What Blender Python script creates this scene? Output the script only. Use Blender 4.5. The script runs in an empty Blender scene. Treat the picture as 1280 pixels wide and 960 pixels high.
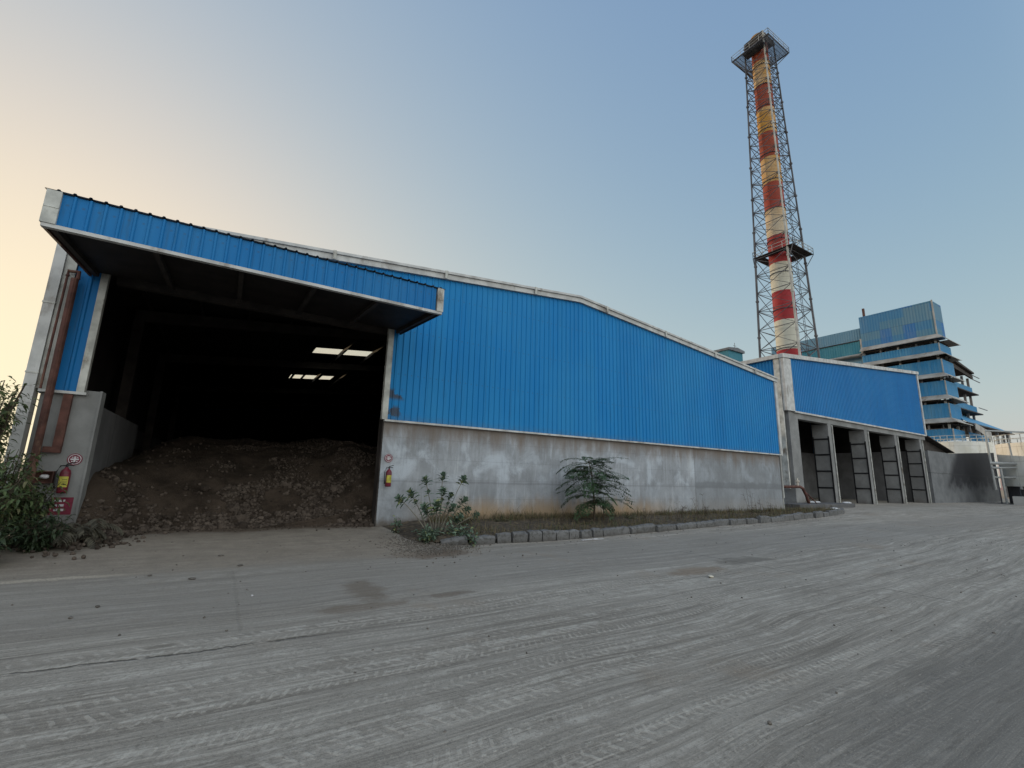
import bpy, math, random
import numpy as np
from mathutils import Vector, Matrix, noise as mnoise
R = math.radians
rnd = random.Random(11)

# ------------------------------------------------------------------ camera, sky, sun, exposure
scene = bpy.context.scene
col = scene.collection
FPX, YAW, PITCH, ROLL = 570.5, .5549, .2001, .0272
EYE = Vector((0, 0, 1.6))
fw = Vector((math.sin(YAW)*math.cos(PITCH), math.cos(YAW)*math.cos(PITCH), math.sin(PITCH)))
r0 = Vector((math.cos(YAW), -math.sin(YAW), 0)); u0 = r0.cross(fw)
rt = r0*math.cos(ROLL)+u0*math.sin(ROLL); up = -r0*math.sin(ROLL)+u0*math.cos(ROLL)
cam = bpy.data.cameras.new('camera'); cam_o = bpy.data.objects.new('camera', cam); col.objects.link(cam_o)
cam_o.matrix_world = Matrix(((rt.x, up.x, -fw.x, EYE.x), (rt.y, up.y, -fw.y, EYE.y), (rt.z, up.z, -fw.z, EYE.z), (0, 0, 0, 1)))
cam.sensor_width = 36; cam.lens = FPX/1280*36; cam.clip_start = .05; cam.clip_end = 6000
scene.camera = cam_o
scene.render.resolution_x = 1024; scene.render.resolution_y = 768

SUN_AZ, SUN_EL = -17.0, 4.0            # azimuth from +Y towards +X, degrees
w = bpy.data.worlds.new('World'); scene.world = w; w.use_nodes = True
nt = w.node_tree; bg = nt.nodes['Background']
sky = nt.nodes.new('ShaderNodeTexSky'); sky.sky_type = 'NISHITA'; sky.sun_disc = False
sky.sun_elevation = R(SUN_EL); sky.sun_rotation = R(SUN_AZ)
sky.air_density = 1.0; sky.dust_density = 2.2; sky.ozone_density = 3.0; sky.altitude = 300
# highlight roll-off of the very bright low sun glow (per channel x*g / (1 + x*g/w)), as a hazy evening sky
def _vm(op, a, b):
    n = nt.nodes.new('ShaderNodeVectorMath'); n.operation = op
    for i, q in enumerate((a, b)):
        if isinstance(q, bpy.types.NodeSocket): nt.links.new(q, n.inputs[i])
        else: n.inputs[i].default_value = q
    return n.outputs[0]
SKY_G = (1.62, 1.35, 3.0); SKY_W = (1.12, .985, .67)
_x = _vm('MULTIPLY', sky.outputs[0], SKY_G)
_y = _vm('DIVIDE', _x, _vm('ADD', _vm('MULTIPLY', _x, tuple(1/q for q in SKY_W)), (1, 1, 1)))
# added fill: brightens the sky half behind the camera to lift the shaded walls
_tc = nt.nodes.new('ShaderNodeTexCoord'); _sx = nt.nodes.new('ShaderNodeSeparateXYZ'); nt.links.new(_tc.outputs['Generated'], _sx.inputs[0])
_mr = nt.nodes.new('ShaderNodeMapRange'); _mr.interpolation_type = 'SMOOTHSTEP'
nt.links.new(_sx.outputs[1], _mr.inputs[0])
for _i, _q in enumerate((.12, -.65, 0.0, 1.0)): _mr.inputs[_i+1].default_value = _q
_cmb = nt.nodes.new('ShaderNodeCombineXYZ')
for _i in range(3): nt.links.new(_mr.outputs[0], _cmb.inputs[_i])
FILL_BACK = (1.05, 1.02, .98)
_z = _vm('ADD', _y, _vm('MULTIPLY', _cmb.outputs[0], FILL_BACK))
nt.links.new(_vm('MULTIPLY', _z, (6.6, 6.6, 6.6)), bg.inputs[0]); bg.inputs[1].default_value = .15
sl = bpy.data.lights.new('sun', 'SUN'); sl.energy = 2.0; sl.angle = R(.5); sl.color = (1, .78, .52)
so = bpy.data.objects.new('sun', sl); col.objects.link(so)
sd = Vector((math.sin(R(SUN_AZ))*math.cos(R(SUN_EL)), math.cos(R(SUN_AZ))*math.cos(R(SUN_EL)), math.sin(R(SUN_EL))))
so.rotation_euler = sd.to_track_quat('Z', 'Y').to_euler()
vs = scene.view_settings; vs.view_transform = 'Standard'; vs.look = 'None'; vs.gamma = 1; vs.exposure = 0.0
scene.render.engine = 'CYCLES'

# ------------------------------------------------------------------ small node language
class NT:
    def __init__(s, name, rough=.8, spec=.3, metal=0.0):
        s.m = bpy.data.materials.new(name); s.m.use_nodes = True; s.t = s.m.node_tree
        s.b = s.t.nodes['Principled BSDF']; s.b.inputs['Roughness'].default_value = rough
        s.b.inputs['Specular IOR Level'].default_value = spec; s.b.inputs['Metallic'].default_value = metal
        s._c = None
    def co(s):
        if s._c is None: s._c = s.t.nodes.new('ShaderNodeNewGeometry').outputs['Position']
        return s._c
    def set(s, inp, v):
        if isinstance(v, bpy.types.NodeSocket): s.t.links.new(v, inp)
        elif isinstance(v, (tuple, list)) and len(v) == 3 and inp.type == 'RGBA': inp.default_value = (*v, 1)
        else: inp.default_value = v
    def math(s, op, a, b=0.0, c=None, clamp=False):
        n = s.t.nodes.new('ShaderNodeMath'); n.operation = op; n.use_clamp = clamp
        s.set(n.inputs[0], a); s.set(n.inputs[1], b)
        if c is not None: s.set(n.inputs[2], c)
        return n.outputs[0]
    def add(s, a, b): return s.math('ADD', a, b)
    def mul(s, a, b): return s.math('MULTIPLY', a, b)
    def sep(s, v=None):
        n = s.t.nodes.new('ShaderNodeSeparateXYZ'); s.set(n.inputs[0], v or s.co()); return n.outputs
    def comb(s, x, y, z):
        n = s.t.nodes.new('ShaderNodeCombineXYZ')
        for i, v in enumerate((x, y, z)): s.set(n.inputs[i], v)
        return n.outputs[0]
    def scale(s, sc, v=None, off=(0, 0, 0)):
        n = s.t.nodes.new('ShaderNodeMapping'); s.set(n.inputs[0], v or s.co())
        n.inputs['Scale'].default_value = sc; n.inputs['Location'].default_value = off; return n.outputs[0]
    def noise(s, sc, v=None, detail=4, rough=.55, dist=0.0, vec=None):
        n = s.t.nodes.new('ShaderNodeTexNoise'); n.inputs['Scale'].default_value = sc
        n.inputs['Detail'].default_value = detail; n.inputs['Roughness'].default_value = rough; n.inputs['Distortion'].default_value = dist
        s.set(n.inputs['Vector'], s.scale(vec, v) if vec else (v or s.co())); return n.outputs[0]
    def ramp(s, v, lo, hi, a=0.0, b=1.0):
        n = s.t.nodes.new('ShaderNodeMapRange'); n.interpolation_type = 'SMOOTHSTEP'
        s.set(n.inputs[0], v)
        for i, q in enumerate((lo, hi, a, b)): s.set(n.inputs[i+1], q)
        return n.outputs[0]
    def band(s, v, lo, hi, soft):
        return s.mul(s.ramp(v, lo-soft, lo+soft), s.ramp(v, hi-soft, hi+soft, 1., 0.))
    def mix(s, f, a, b):
        n = s.t.nodes.new('ShaderNodeMix'); n.data_type = 'RGBA'
        s.set(n.inputs[0], f); s.set(n.inputs[6], a); s.set(n.inputs[7], b); return n.outputs[2]
    def out(s, c, rough=None):
        s.set(s.b.inputs['Base Color'], c)
        if rough is not None: s.set(s.b.inputs['Roughness'], rough)
        return s.m
    def bump(s, h, dist=.01, strength=1.0):
        n = s.t.nodes.new('ShaderNodeBump'); n.inputs['Distance'].default_value = dist; n.inputs['Strength'].default_value = strength
        s.set(n.inputs['Height'], h); s.t.links.new(n.outputs[0], s.b.inputs['Normal'])
    def island(s):
        return s.t.nodes.new('ShaderNodeNewGeometry').outputs['Random Per Island']

def plain(name, c, var=.25, rough=.8, scale=3.0, spec=.3, metal=0.0, dirt=None):
    n = NT(name, rough, spec, metal)
    a = n.noise(scale, detail=5); k = n.ramp(a, .3, .7)
    lo = tuple(x*(1-var) for x in c); hi = tuple(min(1, x*(1+var)) for x in c)
    cc = n.mix(k, lo, hi)
    if dirt: cc = n.mix(n.ramp(n.noise(scale*.6, detail=8, rough=.7, vec=(1, 1, .5)), .52, .68), cc, dirt)
    return n.out(cc)

# ------------------------------------------------------------------ materials
def blue_sheet(name, base, fade, amt=.5, along='x', dirt=.5):
    n = NT(name, .55, .12)
    x, y, z = n.sep()
    u = x if along == 'x' else y
    sheet = n.math('FLOOR', n.mul(u, 1.0))
    wn = n.t.nodes.new('ShaderNodeTexWhiteNoise'); wn.noise_dimensions = '1D'; n.set(wn.inputs['W'], sheet)
    v = n.noise(1.0, n.comb(n.mul(u, 1.6), 0.0, n.mul(z, .22)), detail=6, rough=.6)
    c = n.mix(n.mul(n.ramp(v, .35, .75), amt), base, fade)
    c = n.mix(n.mul(wn.outputs[0], .26), c, tuple(q*.72 for q in base))
    lap = n.band(n.math('FRACT', u), .0, .018, .008); c = n.mix(n.mul(lap, .35), c, tuple(q*.3 for q in base))
    dots = n.mul(n.band(n.math('FRACT', n.mul(z, .74)), .30, .325, .008), n.band(n.math('FRACT', n.mul(u, 5.)), .30, .50, .06)); c = n.mix(n.mul(dots, .45), c, (.05, .06, .07))
    big_ = n.noise(.22, detail=3); c = n.mix(n.mul(n.ramp(big_, .42, .66), .35), c, fade)
    st = n.noise(1.0, n.comb(n.mul(u, 9.), 0.0, n.mul(z, .6)), detail=5, rough=.7)
    c = n.mix(n.mul(n.ramp(st, .5, .78), dirt), c, (base[0]*.6+.02, base[1]*.6+.015, base[2]*.5+.01))
    # dust settled as speckle
    sp = n.noise(14., detail=6, rough=.8)
    c = n.mix(n.mul(n.ramp(sp, .58, .75), .25*dirt), c, (.16, .15, .14))
    n.bump(n.noise(2.2, n.comb(n.mul(u, 1.5), y if along == 'x' else x, n.mul(z, .6)), detail=3), .012, .5)
    return n.out(c, n.ramp(v, .3, .8, .45, .62))

M = {}
M['blue'] = blue_sheet('blue_sheet', (.006, .172, .44), (.03, .225, .46), .55)
M['blue_mid'] = blue_sheet('blue_sheet_bays', (.006, .150, .40), (.03, .19, .42), .7, dirt=.8)
M['blue_dull'] = blue_sheet('shaded_weathered_blue_sheet', (.006, .132, .36), (.03, .175, .38), .7, dirt=.8)  # darker copy of the blue: shade put into its colour, plus streaky dirt
# rust patch beside the door jamb
def _bluedoor():
    m = M['blue'].copy(); m.name = 'blue_sheet_front'; M['blue_front'] = m
    t = m.node_tree; b = t.nodes['Principled BSDF']
    n = NT.__new__(NT); n.m = m; n.t = t; n.b = b; n._c = None
    src = b.inputs['Base Color'].links[0].from_socket
    x, y, z = n.sep()
    nz = n.noise(5., detail=5)
    f1 = n.mul(n.band(x, 3.6, 4.22, .1), n.band(z, 3.18, 3.5, .08)); f2 = n.mul(n.band(x, 3.8, 4.3, .08), n.band(z, 3.72, 4.0, .07))
    f = n.mul(n.math('MAXIMUM', f1, f2), n.ramp(nz, .42, .5))
    # dust stain along the bottom edge
    c = n.mix(n.mul(n.ramp(n.add(z, n.mul(nz, .3)), 3.15, 3.5, .35, 0.), 1.0), src, (.10, .11, .11))
    c = n.mix(n.mul(f, .85), c, (.06, .052, .047))
    n.out(c)
_bluedoor()
def panel_sheet(name):
    n = NT(name, .6, .2); x, y, z = n.sep(); cw = []
    for (sy, row, o) in ((.55, .31, 0.), (.26, .62, 9.)):
        wn = n.t.nodes.new('ShaderNodeTexWhiteNoise'); wn.noise_dimensions = '2D'
        n.set(wn.inputs['Vector'], n.comb(n.math('FLOOR', n.add(n.mul(n.add(y, n.mul(x, .9)), sy), o)), n.math('FLOOR', n.mul(n.add(z, .4), row)), 0.0)); cw.append(wn.outputs[0])
    c = n.mix(cw[0], (.085, .21, .31), (.15, .25, .32)); c = n.mix(n.mul(n.math('GREATER_THAN', cw[1], .66), .6), c, (.045, .19, .38)); c = n.mix(n.mul(n.math('GREATER_THAN', cw[0], .86), .7), c, (.03, .15, .40))
    st = n.noise(1.0, n.comb(n.mul(y, 4.), n.mul(x, 4.), n.mul(z, .4)), detail=6, rough=.7); c = n.mix(n.mul(n.ramp(st, .5, .72), .4), c, (.22, .26, .27))
    c = n.mix(n.mul(n.band(n.math('FRACT', n.mul(n.add(z, .4), .31)), 0., .02, .012), .5), c, (.04, .06, .08))
    return n.out(c)
M['blue_far'] = panel_sheet('faded_patchwork_sheet')
M['blue_wing'] = blue_sheet('pale_blue_sheet', (.17, .28, .36), (.13, .27, .38), .8, along='y', dirt=.4)
M['teal_wing'] = blue_sheet('teal_sheet', (.05, .20, .27), (.09, .25, .30), .8, along='y', dirt=.4)
M['blue_band'] = blue_sheet('blue_band_sheet', (.035, .21, .42), (.13, .29, .42), .9, along='y', dirt=.4)
M['white'] = plain('white_flashing', (.42, .42, .41), .18, .55, 2.5, dirt=(.24, .22, .20))
M['whitedirty'] = plain('dirty_white_paint', (.42, .42, .39), .25, .6, 3.0, dirt=(.17, .14, .11))
M['dark'] = plain('sooty_dark_steel', (.034, .028, .025), .4, .8, 2.0)
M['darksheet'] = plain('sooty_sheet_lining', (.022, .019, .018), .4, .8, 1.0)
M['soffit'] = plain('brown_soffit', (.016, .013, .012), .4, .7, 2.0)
M['roofgrey'] = plain('dark_grey_roof_sheet', (.17, .20, .23), .3, .7, 2.0)
M['black'] = plain('black_steel', (.012, .012, .014), .3, .5, 3.0)
M['rust'] = plain('rusty_brown_pipe', (.085, .036, .028), .4, .75, 4.0, dirt=(.14, .08, .055))
M['lattice'] = plain('dark_weathered_steel', (.085, .088, .10), .3, .7, .5)
M['steel'] = plain('grey_galvanised_steel', (.14, .145, .155), .25, .6, .6)
M['steel_pale'] = plain('pale_grey_steel', (.36, .36, .34), .2, .6, .6)
M['red'] = plain('red_enamel', (.12, .010, .022), .3, .45, 6.0, spec=.4)
M['redsign'] = plain('red_sign', (.15, .018, .038), .2, .6, 8.0)
M['yellow'] = plain('yellow_label', (.42, .38, .06), .2, .6, 10.)
M['signwhite'] = plain('white_sign', (.46, .45, .46), .1, .6, 10.)
M['blackrub'] = plain('black_rubber', (.015, .015, .016), .1, .6, 6.)
M['plastic'] = plain('white_plastic_bag', (.62, .63, .65), .1, .5, 20.)
M['brass'] = plain('pale_valve', (.5, .45, .38), .2, .5, 20.)

def concrete(name, base, joints=(), dampz=None, extra=None):
    n = NT(name, .9, .2); x, y, z = n.sep()
    big = n.noise(.7, detail=6, rough=.6); mid = n.noise(3.1, detail=6, rough=.65); fine = n.noise(38., detail=4, rough=.7)
    c = n.mix(n.ramp(big, .35, .68), tuple(q*.80 for q in base), tuple(q*1.14 for q in base))
    c = n.mix(n.mul(n.ramp(mid, .45, .75), .35), c, tuple(q*.62 for q in base))
    c = n.mix(n.mul(n.ramp(fine, .55, .8), .35), c, tuple(q*.5 for q in base))
    n.bump(n.add(n.mul(mid, 1.0), n.mul(fine, .3)), .02, .6)
    if extra: c = extra(n, c, x, y, z, big, mid, fine)
    return n.out(c)

def front_wall(n, c, x, y, z, big, mid, fine):
    # lift marks, pale bloom, brown drips under the sheets, ochre splash at the foot
    drip = n.noise(1.0, n.comb(n.mul(x, 2.2), 0.0, n.mul(z, .35)), detail=6, rough=.65)
    bloom = n.noise(1.0, n.comb(n.mul(x, 1.1), 0.0, n.mul(z, .9)), detail=5, rough=.6, dist=.6)
    rightpan = n.ramp(x, 17.58, 17.66)
    c = n.mix(n.mul(n.ramp(bloom, .46, .66), n.ramp(z, 1.3, 1.5, .3, .78)), c, (.43, .47, .52))
    vstr = n.noise(1.0, n.comb(n.mul(x, 7.), 0.0, n.mul(z, .8)), detail=5, rough=.7)
    c = n.mix(n.mul(n.ramp(vstr, .5, .70), .40), c, (.46, .49, .52))
    c = n.mix(n.mul(n.ramp(vstr, .48, .32), .25), c, (.13, .13, .135))
    wob = n.mul(n.noise(.6, detail=3), .10)
    lj = n.band(n.add(z, wob), 1.40, 1.455, .03); c = n.mix(n.mul(lj, .35), c, (.12, .12, .13))
    band = n.band(n.add(z, n.mul(drip, .25)), 1.45, 1.72, .06)
    c = n.mix(n.mul(band, n.mul(rightpan, .6)), c, (.12, .125, .135))
    form = n.math('FRACT', n.mul(n.add(z, .02), 1.7)); c = n.mix(n.mul(n.band(form, .485, .515, .012), .22), c, (.12, .12, .12))
    c = n.mix(n.mul(rightpan, .5), c, (.165, .175, .185))
    vj = n.band(x, 17.58, 17.63, .015); c = n.mix(n.mul(vj, .55), c, (.10, .10, .105))
    vj2 = n.band(n.add(x, n.mul(drip, .25)), 17.25, 17.55, .1); c = n.mix(n.mul(vj2, n.mul(n.ramp(z, 1.4, 2.6), .4)), c, (.46, .48, .50))
    top = n.ramp(n.add(z, n.mul(drip, 1.7)), 3.15, 3.95); c = n.mix(n.mul(top, .85), c, (.155, .122, .098))
    foot = n.ramp(n.add(z, n.mul(drip, 1.0)), 1.55, .85)
    fx = n.mul(n.ramp(x, 4.2, 6.5), n.ramp(x, 13.5, 17., 1., .2))
    c = n.mix(n.mul(n.mul(foot, fx), .75), c, (.30, .19, .085))
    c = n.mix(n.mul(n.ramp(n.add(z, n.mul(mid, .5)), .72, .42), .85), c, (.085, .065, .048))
    hole = n.ramp(n.noise(22., detail=1), .74, .78); c = n.mix(n.mul(hole, .6), c, (.07, .07, .07))
    crack = n.math('ABSOLUTE', n.math('SUBTRACT', n.noise(.9, detail=7, rough=.7), .5)); c = n.mix(n.mul(n.ramp(crack, .004, 0.), .35), c, (.08, .08, .08))
    return c
M['concwall'] = concrete('stained_cast_concrete', (.27, .285, .305), extra=front_wall)
M['conc'] = concrete('grey_concrete', (.215, .215, .212), extra=lambda n, c, x, y, z, b, m, f:
    n.mix(n.mul(n.ramp(n.add(z, n.mul(b, 1.2)), 1.3, .6), .5), c, (.12, .10, .085)))
M['concdark'] = concrete('sooty_concrete', (.105, .103, .105), extra=lambda n, c, x, y, z, b, m, f:
    n.mix(n.mul(n.band(n.add(y, n.mul(m, .1)), 15.2, 15.24, .01), .7), c, (.03, .03, .03)))
M['concback'] = concrete('smoky_concrete', (.20, .20, .205))
def endwall(n, c, x, y, z, b, m, f):
    s = n.mul(n.band(n.add(x, n.mul(z, -1.2)), 61.5, 78., 1.2), n.ramp(n.add(z, n.mul(b, 5.0)), 3.4, 5.2))
    c = n.mix(n.mul(s, .9), c, (.022, .022, .026))
    lj = n.band(n.add(z, n.mul(m, .3)), 3.2, 3.3, .03); c = n.mix(n.mul(lj, .5), c, (.05, .05, .05))
    c = n.mix(n.mul(n.ramp(x, 76., 81.), .5), c, (.03, .03, .03))
    return c
M['concend'] = concrete('blackened_concrete', (.16, .165, .17), extra=endwall)
M['kerb'] = concrete('kerb_concrete', (.125, .123, .122), extra=lambda n, c, x, y, z, b, m, f:
    n.mix(n.mul(n.ramp(n.noise(9., detail=7, rough=.8), .46, .62), .7), n.mix(n.mul(n.ramp(n.add(z, n.mul(m, .3)), .30, .16), .6), n.mix(n.mul(n.island(), .4), c, (.19, .19, .19)), (.06, .052, .045)), (.045, .042, .038)))

def ground_mat():
    n = NT('dusty_worn_concrete', .92, .2)
    x, y, z = n.sep()
    # tracks bend very slightly
    wob = n.mul(n.math('SINE', n.mul(x, .16)), .22)
    dy = n.mul(n.math('SUBTRACT', n.noise(.22, detail=2), .5), .55)
    v = n.add(n.math('SUBTRACT', y, n.mul(x, .035)), n.add(wob, dy))
    def st(a, b, det=5, ro=.6, o=0.0): return n.noise(1.0, n.comb(n.add(n.mul(x, a), o), n.mul(v, b), 0.0), detail=det, rough=ro)
    big = n.noise(.35, detail=6, rough=.6); mid = n.noise(2.3, detail=8, rough=.75); fine = n.noise(32., detail=7, rough=.8); grain = n.noise(120., detail=3, rough=.7)
    s1 = st(.06, 1.3, 4); s2 = st(.20, 6.5, 7, .72, 7.3); s3 = st(.8, 26., 7, .78, 3.1); s4 = st(4.5, 21., 7, .8, 9.)
    brk = n.ramp(n.noise(5., detail=6, rough=.7), .38, .60)
    c = n.mix(n.ramp(big, .3, .7), (.112, .110, .108), (.150, .150, .150))
    c = n.mix(n.mul(n.ramp(mid, .40, .66), .35), c, (.095, .090, .086))
    c = n.mix(n.mul(n.ramp(s1, .42, .66), .45), c, (.175, .178, .180))
    c = n.mix(n.mul(n.ramp(s2, .49, .60), n.mul(brk, .85)), c, (.225, .228, .232))
    c = n.mix(n.mul(n.ramp(s2, .47, .36), .65), c, (.078, .075, .073))
    c = n.mix(n.mul(n.ramp(s3, .51, .63), .60), c, (.235, .235, .235))
    c = n.mix(n.mul(n.ramp(s3, .48, .37), .55), c, (.066, .063, .060))
    crust = n.mul(n.ramp(s4, .54, .64), n.ramp(st(.05, 2.6, 4, .6, 31.), .47, .58)); c = n.mix(n.mul(crust, .75), c, (.29, .293, .296))
    # tyre tread marks: short slanted bars inside some of the tracks
    nearm = n.ramp(y, 6.4, 5.2); tread = None
    for (o1, f1, sl_, cc_) in ((20., 62., 30., .44), (55., 84., -40., .42)):
        lane = n.ramp(st(.02, 4.6, 3, .5, o1), .50, .56); patch = n.ramp(st(.25, 1.9, 5, .7, o1+20.), .42, .54)
        ph = n.add(n.mul(x, f1), n.add(n.mul(v, sl_), n.mul(n.noise(1.6, detail=3, rough=.5), 12.)))
        bars = n.ramp(n.math('SINE', ph), -.1, .7)
        tq = n.mul(n.mul(n.mul(lane, patch), n.mul(bars, n.ramp(n.noise(11., detail=5, rough=.7), .40, .56))), nearm)
        c = n.mix(n.mul(tq, cc_), c, (.27, .273, .275)); tread = tq if tread is None else n.math('MAXIMUM', tread, tq)
    # brushed clean far lane: smoother, bluish grey asphalt-like strip y 6.3..9.2
    sm = n.mul(n.band(n.add(y, n.mul(big, .8)), 6.7, 9.7, .5), n.ramp(x, 60., 25.))
    c = n.mix(n.mul(sm, .50), c, (.118, .119, .122))
    # brown patches
    dirt = n.ramp(n.noise(.55, detail=7, rough=.65), .56, .70); c = n.mix(n.mul(dirt, .40), c, (.125, .105, .088))
    def blob(cx, cy, sx, sy, colr, k, edge=.5):
        nonlocal c
        dx = n.mul(n.math('SUBTRACT', x, cx), 1/sx); dyy = n.mul(n.math('SUBTRACT', y, cy), 1/sy)
        d = n.math('SQRT', n.add(n.mul(dx, dx), n.mul(dyy, dyy)))
        d = n.add(d, n.mul(n.math('SUBTRACT', n.noise(2.4, detail=8, rough=.72), .5), 2.2))
        c = n.mix(n.mul(n.ramp(d, 1.1, edge), k), c, colr)
    blob(1.9, 6.8, .28, .8, (.070, .058, .048), .6); blob(1.75, 6.0, .8, .20, (.075, .062, .052), .6); blob(2.85, 6.1, .40, .14, (.062, .050, .042), .65)
    blob(-.27, 5.52, .16, .06, (.06, .056, .052), .6); blob(7.6, 5.7, .8, .3, (.105, .08, .06), .6); blob(9.6, 6.0, 1.1, .35, (.06, .058, .056), .6)
    blob(3.9, 9.2, 1.1, .5, (.07, .055, .045), .85)
    # door apron: brown trampled spill
    ap = n.mul(n.ramp(n.add(y, n.mul(mid, .9)), 9.3, 10.0), n.mul(n.ramp(n.add(x, n.mul(mid, .8)), 4.6, 3.9), n.ramp(x, -9., -6.)))
    c = n.mix(n.mul(ap, .75), c, n.mix(n.ramp(mid, .35, .65), (.092, .084, .078), (.128, .120, .112)))
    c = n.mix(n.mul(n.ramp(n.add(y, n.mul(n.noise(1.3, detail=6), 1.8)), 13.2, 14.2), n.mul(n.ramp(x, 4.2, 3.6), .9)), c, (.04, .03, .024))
    lip = n.mul(n.band(n.add(y, n.mul(mid, .35)), 9.33, 9.50, .05), n.mul(n.ramp(x, -.6, -1.6), n.ramp(fine, .4, .6)))
    c = n.mix(n.mul(lip, .8), c, (.30, .29, .27))
    # dark worn lane, lower right
    dk = n.mul(n.ramp(n.add(n.add(y, n.mul(x, -.03)), n.mul(n.math('SUBTRACT', mid, .5), 1.0)), 2.15, 1.35), n.ramp(n.add(x, n.mul(mid, 1.)), 2.4, 4.6))
    c = n.mix(n.mul(dk, .62), c, n.mix(n.ramp(fine, .4, .7), (.058, .060, .064), (.092, .094, .098)))
    # slab joint across the road and long crack along it
    jx = n.add(x, n.mul(n.noise(1.5, detail=2), .03)); j = n.mul(n.band(jx, 9.25, 9.275, .008), n.mul(n.band(y, 2.5, 7.3, .2), n.ramp(n.noise(1.1, detail=3), .38, .5)))
    c = n.mix(n.mul(j, .8), c, (.045, .045, .047))
    j2 = n.mul(n.band(n.add(x, n.mul(n.noise(1.5, detail=4), .12)), .42, .45, .012), n.band(y, 5.6, 9.0, .2)); c = n.mix(n.mul(j2, .16), c, (.05, .048, .046))
    cy_ = n.add(n.add(y, n.mul(x, .075)), n.mul(n.noise(.9, detail=7, rough=.7), .42)); cr = n.mul(n.band(cy_, 5.455, 5.485, .012), n.mul(n.band(x, -4., 1.1, .4), n.ramp(n.noise(3., detail=3), .36, .46)))
    c = n.mix(n.mul(cr, .9), c, (.03, .03, .03))
    c = n.mix(n.mul(n.ramp(fine, .50, .66), .55), c, (.058, .056, .055))
    c = n.mix(n.mul(n.ramp(grain, .56, .68), .40), c, (.27, .27, .27)); c = n.mix(n.mul(n.ramp(grain, .44, .34), .40), c, (.05, .05, .05))
    # far ground: bare soil
    far = n.ramp(n.math('ABSOLUTE', x), 95., 130.); c = n.mix(far, c, (.16, .13, .10))
    h = n.add(n.add(n.mul(s2, .8), n.mul(s3, .5)), n.add(n.mul(fine, .35), n.add(n.mul(tread, .3), n.add(n.mul(crust, .3), n.mul(mid, .7)))))
    h = n.add(h, n.mul(n.math('MAXIMUM', cr, n.math('MAXIMUM', j, n.mul(j2, .4))), -1.0))
    n.bump(h, .02, .75)
    vm = n.t.nodes.new('ShaderNodeVectorMath'); vm.operation = 'MULTIPLY'; n.set(vm.inputs[0], c); vm.inputs[1].default_value = (1.95, 1.76, 1.50)
    return n.out(vm.outputs[0])
M['ground'] = ground_mat()
M['soil'] = plain('dry_verge_soil', (.060, .047, .034), .6, .95, 9.0, dirt=(.15, .11, .06))

def leafmat(name, a, b, c2=None, trans=.25):
    n = NT(name, .55, .35); i = n.island(); cc = n.mix(i, a, b)
    if c2: cc = n.mix(n.ramp(i, .86, .92), cc, c2)
    m = n.out(cc)
    t = n.t; tr = t.nodes.new('ShaderNodeBsdfTranslucent'); mx = t.nodes.new('ShaderNodeMixShader')
    t.links.new(cc, tr.inputs[0]); mx.inputs[0].default_value = trans
    t.links.new(n.b.outputs[0], mx.inputs[1]); t.links.new(tr.outputs[0], mx.inputs[2])
    t.links.new(mx.outputs[0], t.nodes['Material Output'].inputs[0]); return m
M['leaf_bush'] = leafmat('dusty_green_leaf', (.042, .066, .028), (.105, .145, .055), (.17, .16, .08))
M['leaf_dark'] = leafmat('dark_leaf', (.018, .032, .016), (.045, .068, .030))
M['leaf_dry'] = leafmat('drooping_grey_leaf', (.060, .055, .042), (.120, .110, .080))
M['leaf_calo'] = leafmat('thick_grey_green_leaf', (.070, .115, .080), (.160, .220, .150), (.24, .27, .12))
M['leaf_feather'] = leafmat('feathery_green_leaf', (.026, .062, .028), (.070, .130, .050))
M['leaf_sun'] = leafmat('light_green_leaf', (.07, .10, .025), (.16, .19, .05), None, .45)
M['leaf_drygrass'] = leafmat('dry_straw', (.06, .05, .032), (.20, .155, .08), (.07, .10, .04))
M['leaf_verge'] = leafmat('dusty_weed_leaf', (.05, .06, .03), (.12, .13, .06), (.18, .15, .08))
M['stem'] = plain('brown_stem', (.06, .045, .032), .3, .9, 12.)
M['stem_grey'] = plain('pale_grey_stem', (.16, .15, .12), .3, .9, 12.)

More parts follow.
